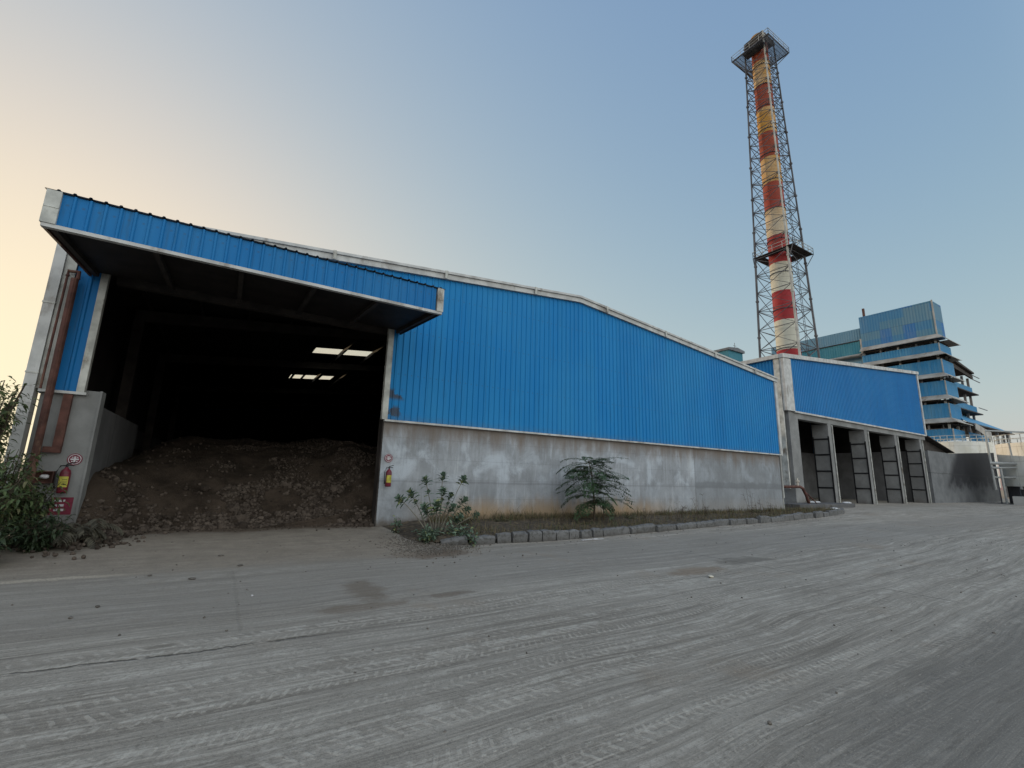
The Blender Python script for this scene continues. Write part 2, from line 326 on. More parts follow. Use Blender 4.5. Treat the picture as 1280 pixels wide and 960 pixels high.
# ------------------------------------------------------------------ mesh helpers
class MB:
    def __init__(s): s.v = []; s.f = []
    def quad(s, a, b, c, d):
        k = len(s.v); s.v += [tuple(a), tuple(b), tuple(c), tuple(d)]; s.f.append((k, k+1, k+2, k+3)); return s
    def poly(s, pts):
        k = len(s.v); s.v += [tuple(p) for p in pts]; s.f.append(tuple(range(k, k+len(pts)))); return s
    def box(s, x0, x1, y0, y1, z0, z1, tilt=0.0):
        k = len(s.v)
        s.v += [(x0, y0, z0), (x1, y0, z0), (x1, y1, z0), (x0, y1, z0), (x0, y0, z1), (x1, y0, z1), (x1, y1, z1), (x0, y1, z1)]
        s.f += [tuple(k+i for i in q) for q in ((0, 3, 2, 1), (4, 5, 6, 7), (0, 1, 5, 4), (1, 2, 6, 5), (2, 3, 7, 6), (3, 0, 4, 7))]; return s
    def prism(s, pts, vec):
        """extrude polygon pts (list of 3d) by vec"""
        k = len(s.v); n = len(pts); vec = Vector(vec)
        s.v += [tuple(p) for p in pts]+[tuple(Vector(p)+vec) for p in pts]
        s.f.append(tuple(range(k+n-1, k-1, -1))); s.f.append(tuple(range(k+n, k+2*n)))
        for i in range(n): j = (i+1) % n; s.f.append((k+i, k+j, k+n+j, k+n+i))
        return s
    def bar(s, a, b, wd, ht=None):
        a = Vector(a); b = Vector(b); d = (b-a)
        if d.length < 1e-6: return s
        d.normalize(); h = Vector((0, 0, 1)) if abs(d.z) < .95 else Vector((0, 1, 0))
        sx = d.cross(h).normalized(); sy = sx.cross(d).normalized(); ht = ht or wd
        sx *= wd/2; sy *= ht/2
        return s.prism([a-sx-sy, a+sx-sy, a+sx+sy, a-sx+sy], b-a)
    def tube(s, pts, rad, n=8, cap=True):
        pts = [Vector(p) for p in pts]; rings = []
        rr = rad if isinstance(rad, (list, tuple)) else [rad]*len(pts)
        for i, p in enumerate(pts):
            d = (pts[min(i+1, len(pts)-1)]-pts[max(i-1, 0)]).normalized()
            h = Vector((0, 0, 1)) if abs(d.z) < .9 else Vector((1, 0, 0))
            a = d.cross(h).normalized(); b = d.cross(a)
            k = len(s.v)
            for j in range(n):
                t = 2*math.pi*j/n; s.v.append(tuple(p+(a*math.cos(t)+b*math.sin(t))*rr[i]))
            rings.append(k)
        for q in range(len(rings)-1):
            for j in range(n):
                j2 = (j+1) % n; s.f.append((rings[q]+j, rings[q]+j2, rings[q+1]+j2, rings[q+1]+j))
        if cap:
            s.f.append(tuple(rings[0]+j for j in range(n-1, -1, -1))); s.f.append(tuple(rings[-1]+j for j in range(n)))
        return s
    def corr(s, O, A, L, E, lo, hi, N, pitch=.2, depth=.028, t0=0.0):
        """ribbed sheet: runs along A for length L, extruded along E between lo(t) and hi(t), ribs raised along N"""
        O, A, E, N = Vector(O), Vector(A), Vector(E), Vector(N)
        prof = ((0, 0), (.70, 0), (.78, 1), (.92, 1), (1.0, 0))
        ts = []; i = 0
        while i*pitch < L:
            for (u, d) in prof[:-1] if (i+1)*pitch < L else prof:
                t = (i+u)*pitch
                if t <= L+1e-6: ts.append((t, d*depth))
            i += 1
        if ts[-1][0] < L: ts.append((L, 0))
        k = len(s.v)
        for t, d in ts:
            b = O+A*t+N*d; s.v.append(tuple(b+E*lo(t))); s.v.append(tuple(b+E*hi(t)))
        for q in range(len(ts)-1): s.f.append((k+2*q, k+2*q+2, k+2*q+3, k+2*q+1))
        return s
    def build(s, name, mat, parent=None, smooth=False):
        me = bpy.data.meshes.new(name); me.from_pydata(s.v, [], s.f); me.update()
        me.materials.append(mat)
        if smooth:
            me.polygons.foreach_set('use_smooth', [True]*len(me.polygons))
        o = bpy.data.objects.new(name, me); col.objects.link(o)
        if parent: o.parent = parent; 
        return o

def recalc(o):
    import bmesh
    b = bmesh.new(); b.from_mesh(o.data); bmesh.ops.recalc_face_normals(b, faces=b.faces); b.to_mesh(o.data); b.free(); return o
def bevel(o, wd, seg=2):
    m = o.modifiers.new('b', 'BEVEL'); m.width = wd; m.segments = seg; m.limit_method = 'ANGLE'; return o
def tag(o, label, cat, group=None, kind=None):
    o['label'] = label; o['category'] = cat
    if group: o['group'] = group
    if kind: o['kind'] = kind
    return o
def thing(name, label, cat, loc=(0, 0, 0), group=None):
    # the Empty sits at the base; children are built in world coordinates
    o = bpy.data.objects.new(name, None); col.objects.link(o); o.location = loc
    return tag(o, label, cat, group)
_root_off = {}
def fix_children(root):
    """children were modelled in world space: shift their meshes into the root's space"""
    off = Vector(root.location)
    if off.length < 1e-9: return root
    done = set()
    for ch in root.children:
        if ch.get('_local'): continue
        ch.data.transform(Matrix.Translation(-off)) if ch.data.name not in done else None
        done.add(ch.data.name)
        for g in ch.children:
            if g.data.name not in done: g.data.transform(Matrix.Translation(-off)); done.add(g.data.name)
    return root
# NOTE: material coordinates are world positions, so shifting the mesh data and moving the root cancel out.

def sstep(a, b, t):
    t = min(1, max(0, (t-a)/(b-a))); return t*t*(3-2*t)
def gz(x, y): return .17*sstep(8.8, 13.0, y)

# ------------------------------------------------------------------ ground
def build_ground():
    xs = sorted(set([-2500, -800, -300, -120, -60, -30]+[round(-16+i*.5, 3) for i in range(100)]+[36, 40, 46, 54, 64, 80, 100, 140, 300, 800, 2500]))
    ys = sorted(set([-2500, -800, -300, -100, -40, -15]+[round(-6+i*.35, 3) for i in range(66)]+[18, 20, 24, 30, 45, 70, 100, 150, 300, 800, 2500]))
    m = MB()
    for y in ys:
        for x in xs:
            near = -16 <= x <= 34 and -6 <= y <= 17
            m.v.append((x, y, gz(x, y)+(mnoise.noise(Vector((x*.35, y*.35, 0)))*.012 if near else 0)))
    n = len(xs)
    for j in range(len(ys)-1):
        for i in range(n-1): a = j*n+i; m.f.append((a, a+1, a+n+1, a+n))
    o = m.build('ground', M['ground'], smooth=True); o['kind'] = 'structure'
build_ground()

KP = [(4.25, 10.0), (5.04, 9.86), (7.6, 9.72), (9.41, 9.87), (12.95, 10.24), (20.15, 10.71), (24.5, 11.2), (27.97, 11.75), (28.9, 12.2)]
def kerb_y(x):
    for (a, b), (c, d) in zip(KP, KP[1:]):
        if a <= x <= c: return b+(d-b)*(x-a)/(c-a)
    return KP[0][1] if x < KP[0][0] else KP[-1][1]
def build_verge():
    m = MB(); nx, ny = 240, 26
    for i in range(nx+1):
        x = 3.95+(29.0-3.95)*i/nx
        y0 = kerb_y(x)+.07; y1 = 12.98 if x < 24.7 else 16.7
        if x < 4.3: y0 = 10.9-(x-3.95)*2.2
        for j in range(ny+1):
            t = j/ny; y = y0+(y1-y0)*t
            edge = sstep(0, .06, t) if x > 4.3 else sstep(0, .3, t)
            e2 = sstep(28.95, 28.2, x)*sstep(3.95, 4.7, x)
            z = gz(x, y)+.004+(.19-.17*0)*0
            h = (.20-gz(x, y)*.55)*e2*(.55+.45*edge)+mnoise.noise(Vector((x*1.7, y*1.7, 3)))*.035*e2+mnoise.noise(Vector((x*7, y*7, 3)))*.018*e2
            m.v.append((x, y, gz(x, y)+max(.004, h)))
    for i in range(nx):
        for j in range(ny): a = i*(ny+1)+j; m.f.append((a, a+ny+1, a+ny+2, a+1))
    o = m.build('soil_verge', M['soil'], smooth=True); o['kind'] = 'structure'
build_verge()

# ------------------------------------------------------------------ main shed
FY = 13.0; XL, XR, XP_ = -3.45, 24.62, 10.97
def roofz(x): return 8.32-.093*(XP_-x) if x < XP_ else 8.32-.099*(x-XP_)
BY = 52.0
shed = thing('storage_shed', 'long blue sheet storage shed on concrete walls, with a wide open doorway under a canopy', 'shed', (10.5, FY, .17))
TH = .34
def P_(name, mb, mat, parent=shed, **k): return mb.build(name, mat, parent, **k)
# concrete walls
m = MB(); m.prism([(3.78, FY, .0), (24.52, FY, .0), (24.52, FY, 3.10), (3.78, FY, 3.10)], (0, TH, 0)); P_('concrete_wall', m, M['concwall'])
m = MB(); m.prism([(-3.34, FY, .0), (-2.42, FY, .0), (-2.42, FY, 3.16), (-3.34, FY, 3.16)], (0, TH, 0)); P_('concrete_wall', m, M['conc'])
m = MB(); m.prism([(-2.76, FY+TH+.003, .0), (-2.42, FY+TH+.003, .0), (-2.42, 18.7, .0), (-2.42, 18.7, 2.95), (-2.42, FY+TH+.003, 3.08), ][0:1]+[(-2.42, FY+TH+.003, 0), (-2.42, FY+TH+.003, 2.88), (-2.76, FY+TH+.003, 2.88)], (0, 5.4, 0)); P_('retaining_wall', m, M['concdark'])
m = MB(); m.box(XL+.06, XL+.30, 18.75, BY-.1, 0, 3.1); m.box(24.2, 24.5, FY+TH+.01, BY-.1, 0, 3.1); m.box(XL+.31, 24.19, BY-.4, BY-.1, 0, 3.1); P_('concrete_wall', m, M['concdark'])
# dark rubbing strip on jamb corners
m = MB(); m.box(3.74, 3.778, FY-.02, FY+TH, 0, 3.2); P_('corner_angle', m, M['dark'])
m = MB(); m.box(-2.418, -2.38, FY-.02, FY+TH, 0, 3.17); P_('corner_angle', m, M['conc'])
# cladding
CB = 3.07
m = MB(); m.corr((3.80, FY-.06, 0), (1, 0, 0), 24.55-3.80, (0, 0, 1), lambda t: CB+.03, lambda t: roofz(3.80+t)+.02, (0, -1, 0)); P_('wall_cladding', m, M['blue_front'])
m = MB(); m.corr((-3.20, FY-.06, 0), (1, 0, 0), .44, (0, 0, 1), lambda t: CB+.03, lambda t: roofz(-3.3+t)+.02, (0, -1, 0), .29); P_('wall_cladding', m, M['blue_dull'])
m = MB(); m.corr((-2.70, FY-.06, 0), (1, 0, 0), 3.80+2.70, (0, 0, 1), lambda t: 5.86, lambda t: roofz(-2.7+t)+.02, (0, -1, 0)); P_('wall_cladding', m, M['blue'])
m = MB(); m.corr((XL, BY, 0), (0, -1, 0), BY-FY, (0, 0, 1), lambda t: CB, lambda t: roofz(XL), (-1, 0, 0)); P_('wall_cladding', m, M['blue'])
m = MB(); m.corr((XR-.02, FY, 0), (0, 1, 0), BY-FY, (0, 0, 1), lambda t: CB, lambda t: roofz(XR), (1, 0, 0)); P_('wall_cladding', m, M['blue'])
m = MB(); m.corr((XL, BY, 0), (1, 0, 0), XR-XL, (0, 0, 1), lambda t: CB, lambda t: roofz(XL+t), (0, 1, 0)); P_('wall_cladding', m, M['blue'])
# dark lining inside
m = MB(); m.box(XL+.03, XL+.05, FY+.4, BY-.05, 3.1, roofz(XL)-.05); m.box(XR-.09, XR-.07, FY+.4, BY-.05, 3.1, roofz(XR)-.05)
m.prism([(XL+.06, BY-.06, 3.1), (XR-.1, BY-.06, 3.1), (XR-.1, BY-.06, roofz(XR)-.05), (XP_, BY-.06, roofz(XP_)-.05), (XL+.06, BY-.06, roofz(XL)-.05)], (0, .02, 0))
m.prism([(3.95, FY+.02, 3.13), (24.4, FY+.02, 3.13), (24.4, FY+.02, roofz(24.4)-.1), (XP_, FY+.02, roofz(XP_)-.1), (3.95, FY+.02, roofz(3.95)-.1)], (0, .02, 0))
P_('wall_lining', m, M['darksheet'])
# bottom flashing
m = MB(); m.box(3.76, 24.70, FY-.125, FY-.0, CB-.02, CB+.035); P_('base_flashing', m, M['white'])
m = MB(); m.box(-3.36, -2.62, FY-.125, FY-.0, CB-.02, CB+.035); P_('base_flashing', m, M['white'])
# jamb and corner trims
m = MB(); m.box(3.68, 3.84, FY-.115, FY+.04, CB+.036, 5.86); P_('door_jamb', m, M['whitedirty'])
m = MB(); m.box(-2.79, -2.66, FY-.115, FY+.04, CB+.036, 5.86); P_('door_jamb', m, M['whitedirty'])
m = MB(); m.box(24.50, 24.70, FY-.125, FY+.1, CB+.036, roofz(24.6)+.1); P_('corner_trim', m, M['white'])
# gable flashing: two stepped bands
for (y0, y1, a, b) in ((FY-.16, FY+.05, -.02, .15), (FY-.21, FY+.10, .152, .23)):
    m = MB()
    for (xa, xb) in ((XL-.12, XP_), (XP_, XR+.12)):
        m.prism([(xa, y0, roofz(xa)+a), (xb, y0, roofz(xb)+a), (xb, y0, roofz(xb)+b), (xa, y0, roofz(xa)+b)], (0, y1-y0, 0))
    P_('gable_trim', m, M['white'])
for xx in (-1.6, 1.9, 5.3, 8.8, 12.3, 15.8, 19.3, 22.6):
    m = MB(); m.prism([(xx, FY-.225, roofz(xx)-.025), (xx+.09, FY-.225, roofz(xx+.09)-.025), (xx+.09, FY-.225, roofz(xx+.09)+.24), (xx, FY-.225, roofz(xx)+.24)], (0, .02, 0)); P_('trim_lap', m, M['whitedirty'])
# roof with skylight openings
sk = [(3.08, 4.52, 23.7, 25.0), (4.66, 6.02, 23.7, 25.0), (3.02, 3.72, 31.5, 33.0), (3.86, 4.72, 31.5, 33.0), (4.86, 5.60, 31.5, 33.0)]
xs = sorted(set([XL-.1, XP_, XR+.1]+[v for s_ in sk for v in s_[:2]])); ys = sorted(set([FY-.1, BY+.1]+[v for s_ in sk for v in s_[2:]]))
m = MB()
for xa, xb in zip(xs, xs[1:]):
    for ya, yb in zip(ys, ys[1:]):
        cx, cy = (xa+xb)/2, (ya+yb)/2
        if any(s_[0] < cx < s_[1] and s_[2] < cy < s_[3] for s_ in sk): continue
        m.prism([(xa, ya, roofz(xa)), (xb, ya, roofz(xb)), (xb, ya, roofz(xb)+.03), (xa, ya, roofz(xa)+.03)], (0, yb-ya, 0))
roof = P_('roof', m, M['darksheet'])
gl = NT('translucent_skylight', .5); tr = gl.t.nodes.new('ShaderNodeBsdfTranslucent'); tr.inputs[0].default_value = (.85, .82, .72, 1)
tp = gl.t.nodes.new('ShaderNodeBsdfTransparent'); tp.inputs[0].default_value = (.9, .88, .82, 1); mx = gl.t.nodes.new('ShaderNodeMixShader'); mx.inputs[0].default_value = .75
gl.t.links.new(tr.outputs[0], mx.inputs[1]); gl.t.links.new(tp.outputs[0], mx.inputs[2]); gl.t.links.new(mx.outputs[0], gl.t.nodes['Material Output'].inputs[0]); M['skylight'] = gl.m
for s_ in sk:
    m = MB(); m.prism([(s_[0], s_[2], roofz(s_[0])+.04), (s_[1], s_[2], roofz(s_[1])+.04), (s_[1], s_[2], roofz(s_[1])+.05), (s_[0], s_[2], roofz(s_[0])+.05)], (0, s_[3]-s_[2], 0))
    m.build('skylight', M['skylight'], roof)
# portal frames and purlins
for y in (FY+.35, 19.2, 26.2, 36, 44):
    m = MB()
    for xa, xb in ((XL+.35, XP_), (XP_, XR-.35)):
        m.prism([(xa, y, roofz(xa)-.62), (xb, y, roofz(xb)-.50), (xb, y, roofz(xb)-.22), (xa, y, roofz(xa)-.22)], (0, .2, 0))
    P_('rafter', m, M['dark'])
    for xa in (XL+.34, XR-.62):
        m = MB(); m.box(xa, xa+.28, y-.05, y+.25, 0.1 if xa > 0 else 2.9 if y < 18.9 else .1, roofz(xa)-.6); P_('column', m, M['dark'])
m = MB(); x = XL+.7
while x < XR-.4:
    if abs(x-XP_) > .2: m.box(x, x+.06, FY+.3, BY-.2, roofz(x)-.21, roofz(x)-.04)
    x += 1.45
P_('purlins', m, M['dark'])
m = MB(); m.bar((-2.6, 13.4, 5.86), (3.8, 13.4, 5.86), .2, .24)
for k in range(5): m.bar((-1.6+k*1.3, 14.6, 6.1), (-1.0+k*1.3, 13.4, 7.0), .06)
P_('door_beam', m, M['dark'])
# canopy
cx0, cx1, cy0 = -2.97, 4.02, 9.8
zf0, zf1 = 5.38, 6.00
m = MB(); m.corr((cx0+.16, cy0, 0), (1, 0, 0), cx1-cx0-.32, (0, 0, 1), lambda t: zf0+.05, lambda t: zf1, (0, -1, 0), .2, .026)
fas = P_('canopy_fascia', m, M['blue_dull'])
m = MB(); m.box(cx0, cx1, cy0-.035, cy0+.06, zf0-.012, zf0+.05); P_('canopy_trim', m, M['white'])
for a, b in ((cx0-.02, cx0+.17), (cx1-.14, cx1+.02)):
    m = MB(); m.box(a, b, cy0-.05, cy0+.12, zf0+.053, zf1+.012); m.box(a+.003, b-.003, cy0-.058, cy0-.052, zf0+.33, zf0+.35); P_('canopy_end_cap', m, M['whitedirty'])
# canopy side fascias and soffit
def sof(y): return zf0+.01+(y-cy0)*(5.66-zf0)/(FY-cy0)
for xx in (cx0-.01, cx1-.03):
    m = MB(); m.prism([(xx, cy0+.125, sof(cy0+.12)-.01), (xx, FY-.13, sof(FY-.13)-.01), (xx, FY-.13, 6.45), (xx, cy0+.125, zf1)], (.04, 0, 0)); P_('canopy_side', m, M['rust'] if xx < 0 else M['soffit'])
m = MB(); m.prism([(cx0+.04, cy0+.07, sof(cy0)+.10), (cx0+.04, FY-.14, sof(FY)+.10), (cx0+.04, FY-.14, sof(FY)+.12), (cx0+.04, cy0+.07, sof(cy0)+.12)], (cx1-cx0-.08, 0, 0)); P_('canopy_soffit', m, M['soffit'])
m = MB()
for k in range(6):
    xx = cx0+.06+k*(cx1-cx0-.2)/5
    m.prism([(xx, cy0+.1, sof(cy0+.1)), (xx, FY-.14, sof(FY)), (xx, FY-.14, sof(FY)+.098), (xx, cy0+.1, sof(cy0+.1)+.098)], (.09, 0, 0))
P_('canopy_joist', m, M['dark'])
m = MB(); m.corr((cx0-.05, cy0-.05, zf1+.022), (1, 0, 0), cx1-cx0+.1, (0, 1, .12), lambda t: 0, lambda t: FY-cy0, (0, 0, 1), .2, .024)
m.corr((cx0-.05, cy0-.05, zf1+.014), (1, 0, 0), cx1-cx0+.1, (0, 1, .12), lambda t: 0, lambda t: FY-cy0, (0, 0, 1), .2, .024); P_('canopy_roof', m, M['roofgrey'])
# gutter duct on the left corner
m = MB(); m.box(-3.58, -3.40, FY-.18, FY+.10, .1, 7.02); P_('downpipe', m, M['white'])
m = MB(); m.box(-3.395, -3.21, FY-.12, FY-.062, CB+.036, 6.9); P_('corner_trim', m, M['whitedirty'])
for zz in (1.5, 3.4, 4.9):
    m = MB(); m.box(-3.59, -3.39, FY-.19, FY+.11, zz, zz+.035); P_('pipe_bracket', m, M['whitedirty'])
# rusty drain pipes
m = MB(); m.tube([(-3.16, FY-.25, 5.50), (-3.15, FY-.25, 3.3), (-3.14, FY-.25, .2)], .065, 10); P_('drain_pipe', m, M['rust'], smooth=False)
m = MB(); m.tube([(-3.30, FY-.2, 5.62), (-3.31, FY-.2, 3.1)], .022, 8); m.tube([(-3.30, FY-.2, 5.55), (-3.30, FY-.2, 5.66), (-3.12, FY-.24, 5.66), (-3.12, FY-.24, 5.5)], .04, 8); P_('drain_pipe', m, M['rust'])
m = MB(); m.box(-2.97, -2.83, FY-.10, FY-.003, 1.95, 3.04); m.box(-3.10, -2.832, FY-.12, FY-.004, 1.83, 1.948); P_('rusty_box_section', m, M['rust'])
# main right corner slim pipe
m = MB(); m.tube([(24.83, FY+.1, 7.2), (24.83, FY+.1, .9)], .05, 8); m.tube([(24.95, FY+.2, 7.2), (24.95, FY+.2, .3)], .04, 8); P_('downpipe', m, M['steel_pale'])
fix_children(shed)
bpy.context.view_layer.update()

# ------------------------------------------------------------------ heap of fuel in the doorway
def heap_foot(x): return 13.42+.25*math.sin((x+2.4)*.55)-.55*sstep(-1.2, -2.4, x)-.25*sstep(2.4, 3.6, x)
def heap_z(x, y):
    t = y-heap_foot(x)
    if t <= 0: return .10
    z = .16+2.75*(1-math.exp(-t/3.0))
    z = .16+(z-.16)*(1-.30*math.exp(-((x+2.6)/.75)**2)*sstep(.5, 2.5, t))
    z += .85*math.exp(-((x+2.5)/.75)**2)*(1-math.exp(-t/.45))*math.exp(-t/2.0)
    z += .45*math.exp(-((x-3.9)/.9)**2)*(1-math.exp(-t/1.2))*math.exp(-t/9)
    z += mnoise.noise(Vector((x*.7, y*.7, 1)))*.16*min(1, t)+mnoise.noise(Vector((x*2.2, y*2.2, 1)))*.07*min(1, t*1.5)+mnoise.noise(Vector((x*7, y*7, 1)))*.022
    z -= .5*sstep(24, 34, y)
    return z
hm = NT('dark_brown_briquette_heap', .95, .15)
c = hm.mix(hm.ramp(hm.noise(1.1, detail=7, rough=.7), .35, .65), (.036, .026, .019), (.094, .069, .052))
c = hm.mix(hm.mul(hm.ramp(hm.noise(26., detail=5, rough=.8), .5, .72), .6), c, (.085, .068, .056))
hm.bump(hm.add(hm.noise(14., detail=8, rough=.8), hm.noise(48., detail=3)), .06, 1.0); hm.out(c); M['heap'] = hm.m
lm = NT('briquette_lump', .95, .15); c = lm.mix(lm.island(), (.032, .024, .019), (.108, .085, .069)); c = lm.mix(lm.mul(lm.ramp(lm.noise(30., detail=4), .45, .7), .5), c, (.03, .022, .018)); lm.out(c); M['lump'] = lm.m
heap = thing('fuel_heap', 'tall dark brown heap of crumbly fuel lumps filling the open doorway of the blue shed', 'heap', (.5, 16, .17))
m = MB(); nx, ny = 120, 130
for j in range(ny+1):
    y = 12.6+24*(j/ny)**1.35
    for i in range(nx+1):
        x = (-2.42 if y < 18.7 else -3.1)+((3.77 if y < 13.36 else 11.0)-(-2.42 if y < 18.7 else -3.1))*(i/nx); m.v.append((x, y, heap_z(x, y) if x < 8 else heap_z(x, y)*max(.3, 1-(x-8)*.15)))
for j in range(ny):
    for i in range(nx): a = j*(nx+1)+i; m.f.append((a, a+1, a+nx+2, a+nx+1))
m.build('heap_body', M['heap'], heap, smooth=True)
# lumps: displaced icosahedra, uncountable
ph = (1+5**.5)/2
ICO = np.array([(-1, ph, 0), (1, ph, 0), (-1, -ph, 0), (1, -ph, 0), (0, -1, ph), (0, 1, ph), (0, -1, -ph), (0, 1, -ph), (ph, 0, -1), (ph, 0, 1), (-ph, 0, -1), (-ph, 0, 1)])/1.9
ICF = [(0, 11, 5), (0, 5, 1), (0, 1, 7), (0, 7, 10), (0, 10, 11), (1, 5, 9), (5, 11, 4), (11, 10, 2), (10, 7, 6), (7, 1, 8), (3, 9, 4), (3, 4, 2), (3, 2, 6), (3, 6, 8), (3, 8, 9), (4, 9, 5), (2, 4, 11), (6, 2, 10), (8, 6, 7), (9, 8, 1)]
def lumps(spots, name, mat, parent=None):
    rs = np.random.RandomState(5); m = MB()
    for (x, y, z, s) in spots:
        v = ICO*(1+rs.uniform(-.20, .20, (12, 1)))*np.array([1, rs.uniform(.7, 1), rs.uniform(.7, 1)])*s
        a = rs.uniform(0, 6.28); ca, sa = math.cos(a), math.sin(a); v = v@np.array([[ca, sa, 0], [-sa, ca, 0], [0, 0, 1]]); k = len(m.v)
        m.v += [(x+p[0], y+p[1], z+p[2]) for p in v]; m.f += [(k+a_, k+b_, k+c_) for a_, b_, c_ in ICF]
    return m.build(name, mat, parent)
sp = []
for _ in range(15000):
    x = rnd.uniform(-2.35, 3.7); t = rnd.random()**1.9*9; y = heap_foot(x)-.12+t
    if y > 13.3: x = x if y < 15 else rnd.uniform(-2.3, 6.5)
    clump = mnoise.noise(Vector((x*.9, y*.9, 9)))+.35*sstep(.5, 2.8, x)-.15*sstep(-.3, -1.6, x)
    if t > .5 and clump < .10+.05*min(t, 4) and rnd.random() < .93: continue
    if t < 1.0 and x < -.4 and rnd.random() < .6: continue
    s = rnd.uniform(.02, .055)*(1.25 if t < 1.6 else .9)
    s *= rnd.choice((.5, .7, .9, 1, 1.15)); s *= 1.9 if rnd.random() < .02 else 1
    sp.append((x, y, max(heap_z(x, y), gz(x, y))+s*.3, s))
for _ in range(260):
    x = rnd.uniform(-2.6, 3.4); y = heap_foot(x)-abs(rnd.gauss(0, .35))
    sp.append((x, y, gz(x, y)+.012, rnd.uniform(.008, .03)))
for _ in range(900):   # spill at the left pillar
    x = rnd.gauss(-2.1, .35); y = 13-abs(rnd.gauss(0, .8)); s = rnd.uniform(.015, .055)
    sp.append((x, y, gz(x, y)+s*.3+max(0, .10-.10*abs(x+2.2))*rnd.random(), s))
lo_ = lumps(sp, 'lumps', M['lump'], heap); lo_['kind'] = 'stuff'
fix_children(heap)

# ------------------------------------------------------------------ fire extinguishers and wall signs
def extinguisher(x, zc, label, s=1.0):
    y = FY-.13
    t = thing('fire_extinguisher', label, 'fire extinguisher', (x, y, zc-.27*s), 'fire extinguishers hung on the door pillars')
    r = .085*s
    prof = [(0, .0), (r*.9, .0), (r, .02), (r, .40*s), (r*.85, .45*s), (r*.4, .49*s), (r*.28, .52*s)]
    m = MB(); n = 20
    for (a, z) in prof:
        for j in range(n): th = 2*math.pi*j/n; m.v.append((a*math.cos(th), a*math.sin(th), z))
    for i in range(len(prof)-1):
        for j in range(n): j2 = (j+1) % n; m.f.append((i*n+j, i*n+j2, (i+1)*n+j2, (i+1)*n+j))
    m.build('cylinder', M['red'], t, smooth=True)
    m = MB()
    for k in range(8):
        a0, a1 = R(-145+k*13.75), R(-145+(k+1)*13.75); rr = r+.003
        m.quad((rr*math.cos(a0), rr*math.sin(a0), .12*s), (rr*math.cos(a1), rr*math.sin(a1), .12*s), (rr*math.cos(a1), rr*math.sin(a1), .33*s), (rr*math.cos(a0), rr*math.sin(a0), .33*s))
    m.build('label', M['yellow'], t)
    for zz in (.165, .2, .235, .27):
        m = MB()
        for k in range(3, 7):
            a0, a1 = R(-140+k*13.), R(-140+(k+1)*13.); rr = r+.006
            m.quad((rr*math.cos(a0), rr*math.sin(a0), zz*s), (rr*math.cos(a1), rr*math.sin(a1), zz*s), (rr*math.cos(a1), rr*math.sin(a1), (zz+.01)*s), (rr*math.cos(a0), rr*math.sin(a0), (zz+.01)*s))
        m.build('print_line', M['blackrub'], t)
    m = MB(); m.tube([(0, 0, .515*s), (0, 0, .57*s)], .022*s, 10); m.bar((-.01, 0, .575*s), (.12*s, -.02, .62*s), .02*s); m.bar((-.01, 0, .56*s), (.11*s, -.02, .55*s), .02*s); m.build('valve_handle', M['black'], t)
    m = MB(); m.tube([(-.02, -.01, .55*s), (-.09*s, -.03, .54*s), (-.135*s, -.03, .42*s), (-.13*s, -.03, .20*s), (-.115*s, -.03, .08*s)], [.012*s]*4+[.02*s], 8); m.build('hose', M['blackrub'], t, smooth=True)
    m = MB(); m.box(-.04, .04, .07, .126, .40*s, .43*s); m.build('bracket', M['black'], t)
    return t
extinguisher(-2.67, 1.30, 'red fire extinguisher with yellow label on the left door pillar, above a red plate', 1.0)
extinguisher(4.00, 1.49, 'red fire extinguisher with yellow label at the left end of the long concrete wall', .95)
def disc_sign(x, z, r, label):
    t = thing('round_sign', label, 'sign', (x, FY-.012, z), 'round signs above the fire extinguishers')
    def disc(rr, y0, y1, n=28):
        m = MB(); m.prism([(rr*math.cos(2*math.pi*j/n), y0, rr*math.sin(2*math.pi*j/n)) for j in range(n)], (0, y1-y0, 0)); return m
    disc(r, 0, .009).build('sign_plate', M['redsign'], t)
    m = MB(); n = 28
    for j in range(n):
        a, b = 2*math.pi*j/n, 2*math.pi*(j+1)/n
        m.quad((r*.86*math.cos(a), -.003, r*.86*math.sin(a)), (r*.86*math.cos(b), -.003, r*.86*math.sin(b)), (r*.76*math.cos(b), -.003, r*.76*math.sin(b)), (r*.76*math.cos(a), -.003, r*.76*math.sin(a)))
    m.box(-r*.55, r*.55, -.004, -.001, -r*.13, r*.13); m.box(-r*.13, r*.13, -.0045, -.0012, -r*.5, r*.5)
    for sx in (-.32, .32):
        for sz in (-.36, .34): m.box(r*(sx-.1), r*(sx+.1), -.004, -.001, r*(sz-.08), r*(sz+.08))
    m.build('sign_print', M['signwhite'], t)
disc_sign(-2.60, 1.71, .12, 'small round red and white sign on the left door pillar above the extinguisher')
disc_sign(4.00, 2.02, .12, 'small round red and white sign at the left end of the long concrete wall')
t = thing('notice_plate', 'red square plate with white print, low on the left door pillar under the extinguisher', 'notice', (-2.66, FY-.012, .60))
m = MB(); m.box(-.17, .17, 0, .01, 0, .34); m.build('plate', M['redsign'], t)
for (a, b, z) in ((-.12, -.07, .25), (-.05, 0, .25), (.02, .05, .25), (-.11, -.06, .16), (-.04, .04, .16), (-.1, -.03, .07), (0, .05, .07)): m = MB(); m.box(a, b, -.004, -.001, z, z+.045); m.build('print_block', M['signwhite'], t)
t = thing('wall_lamp_box', 'small rust brown open box with a white bulkhead lamp on the left door pillar', 'lamp box', (-2.99, FY-.16, 1.22))
m = MB(); m.box(-.15, .15, .13, .158, 0, .24); m.box(-.15, .15, 0, .13, .222, .24); m.box(-.15, -.135, 0, .13, 0, .22); m.box(.135, .15, 0, .13, 0, .22); m.box(-.135, .135, 0, .13, 0, .015); m.build('case', M['rust'], t)
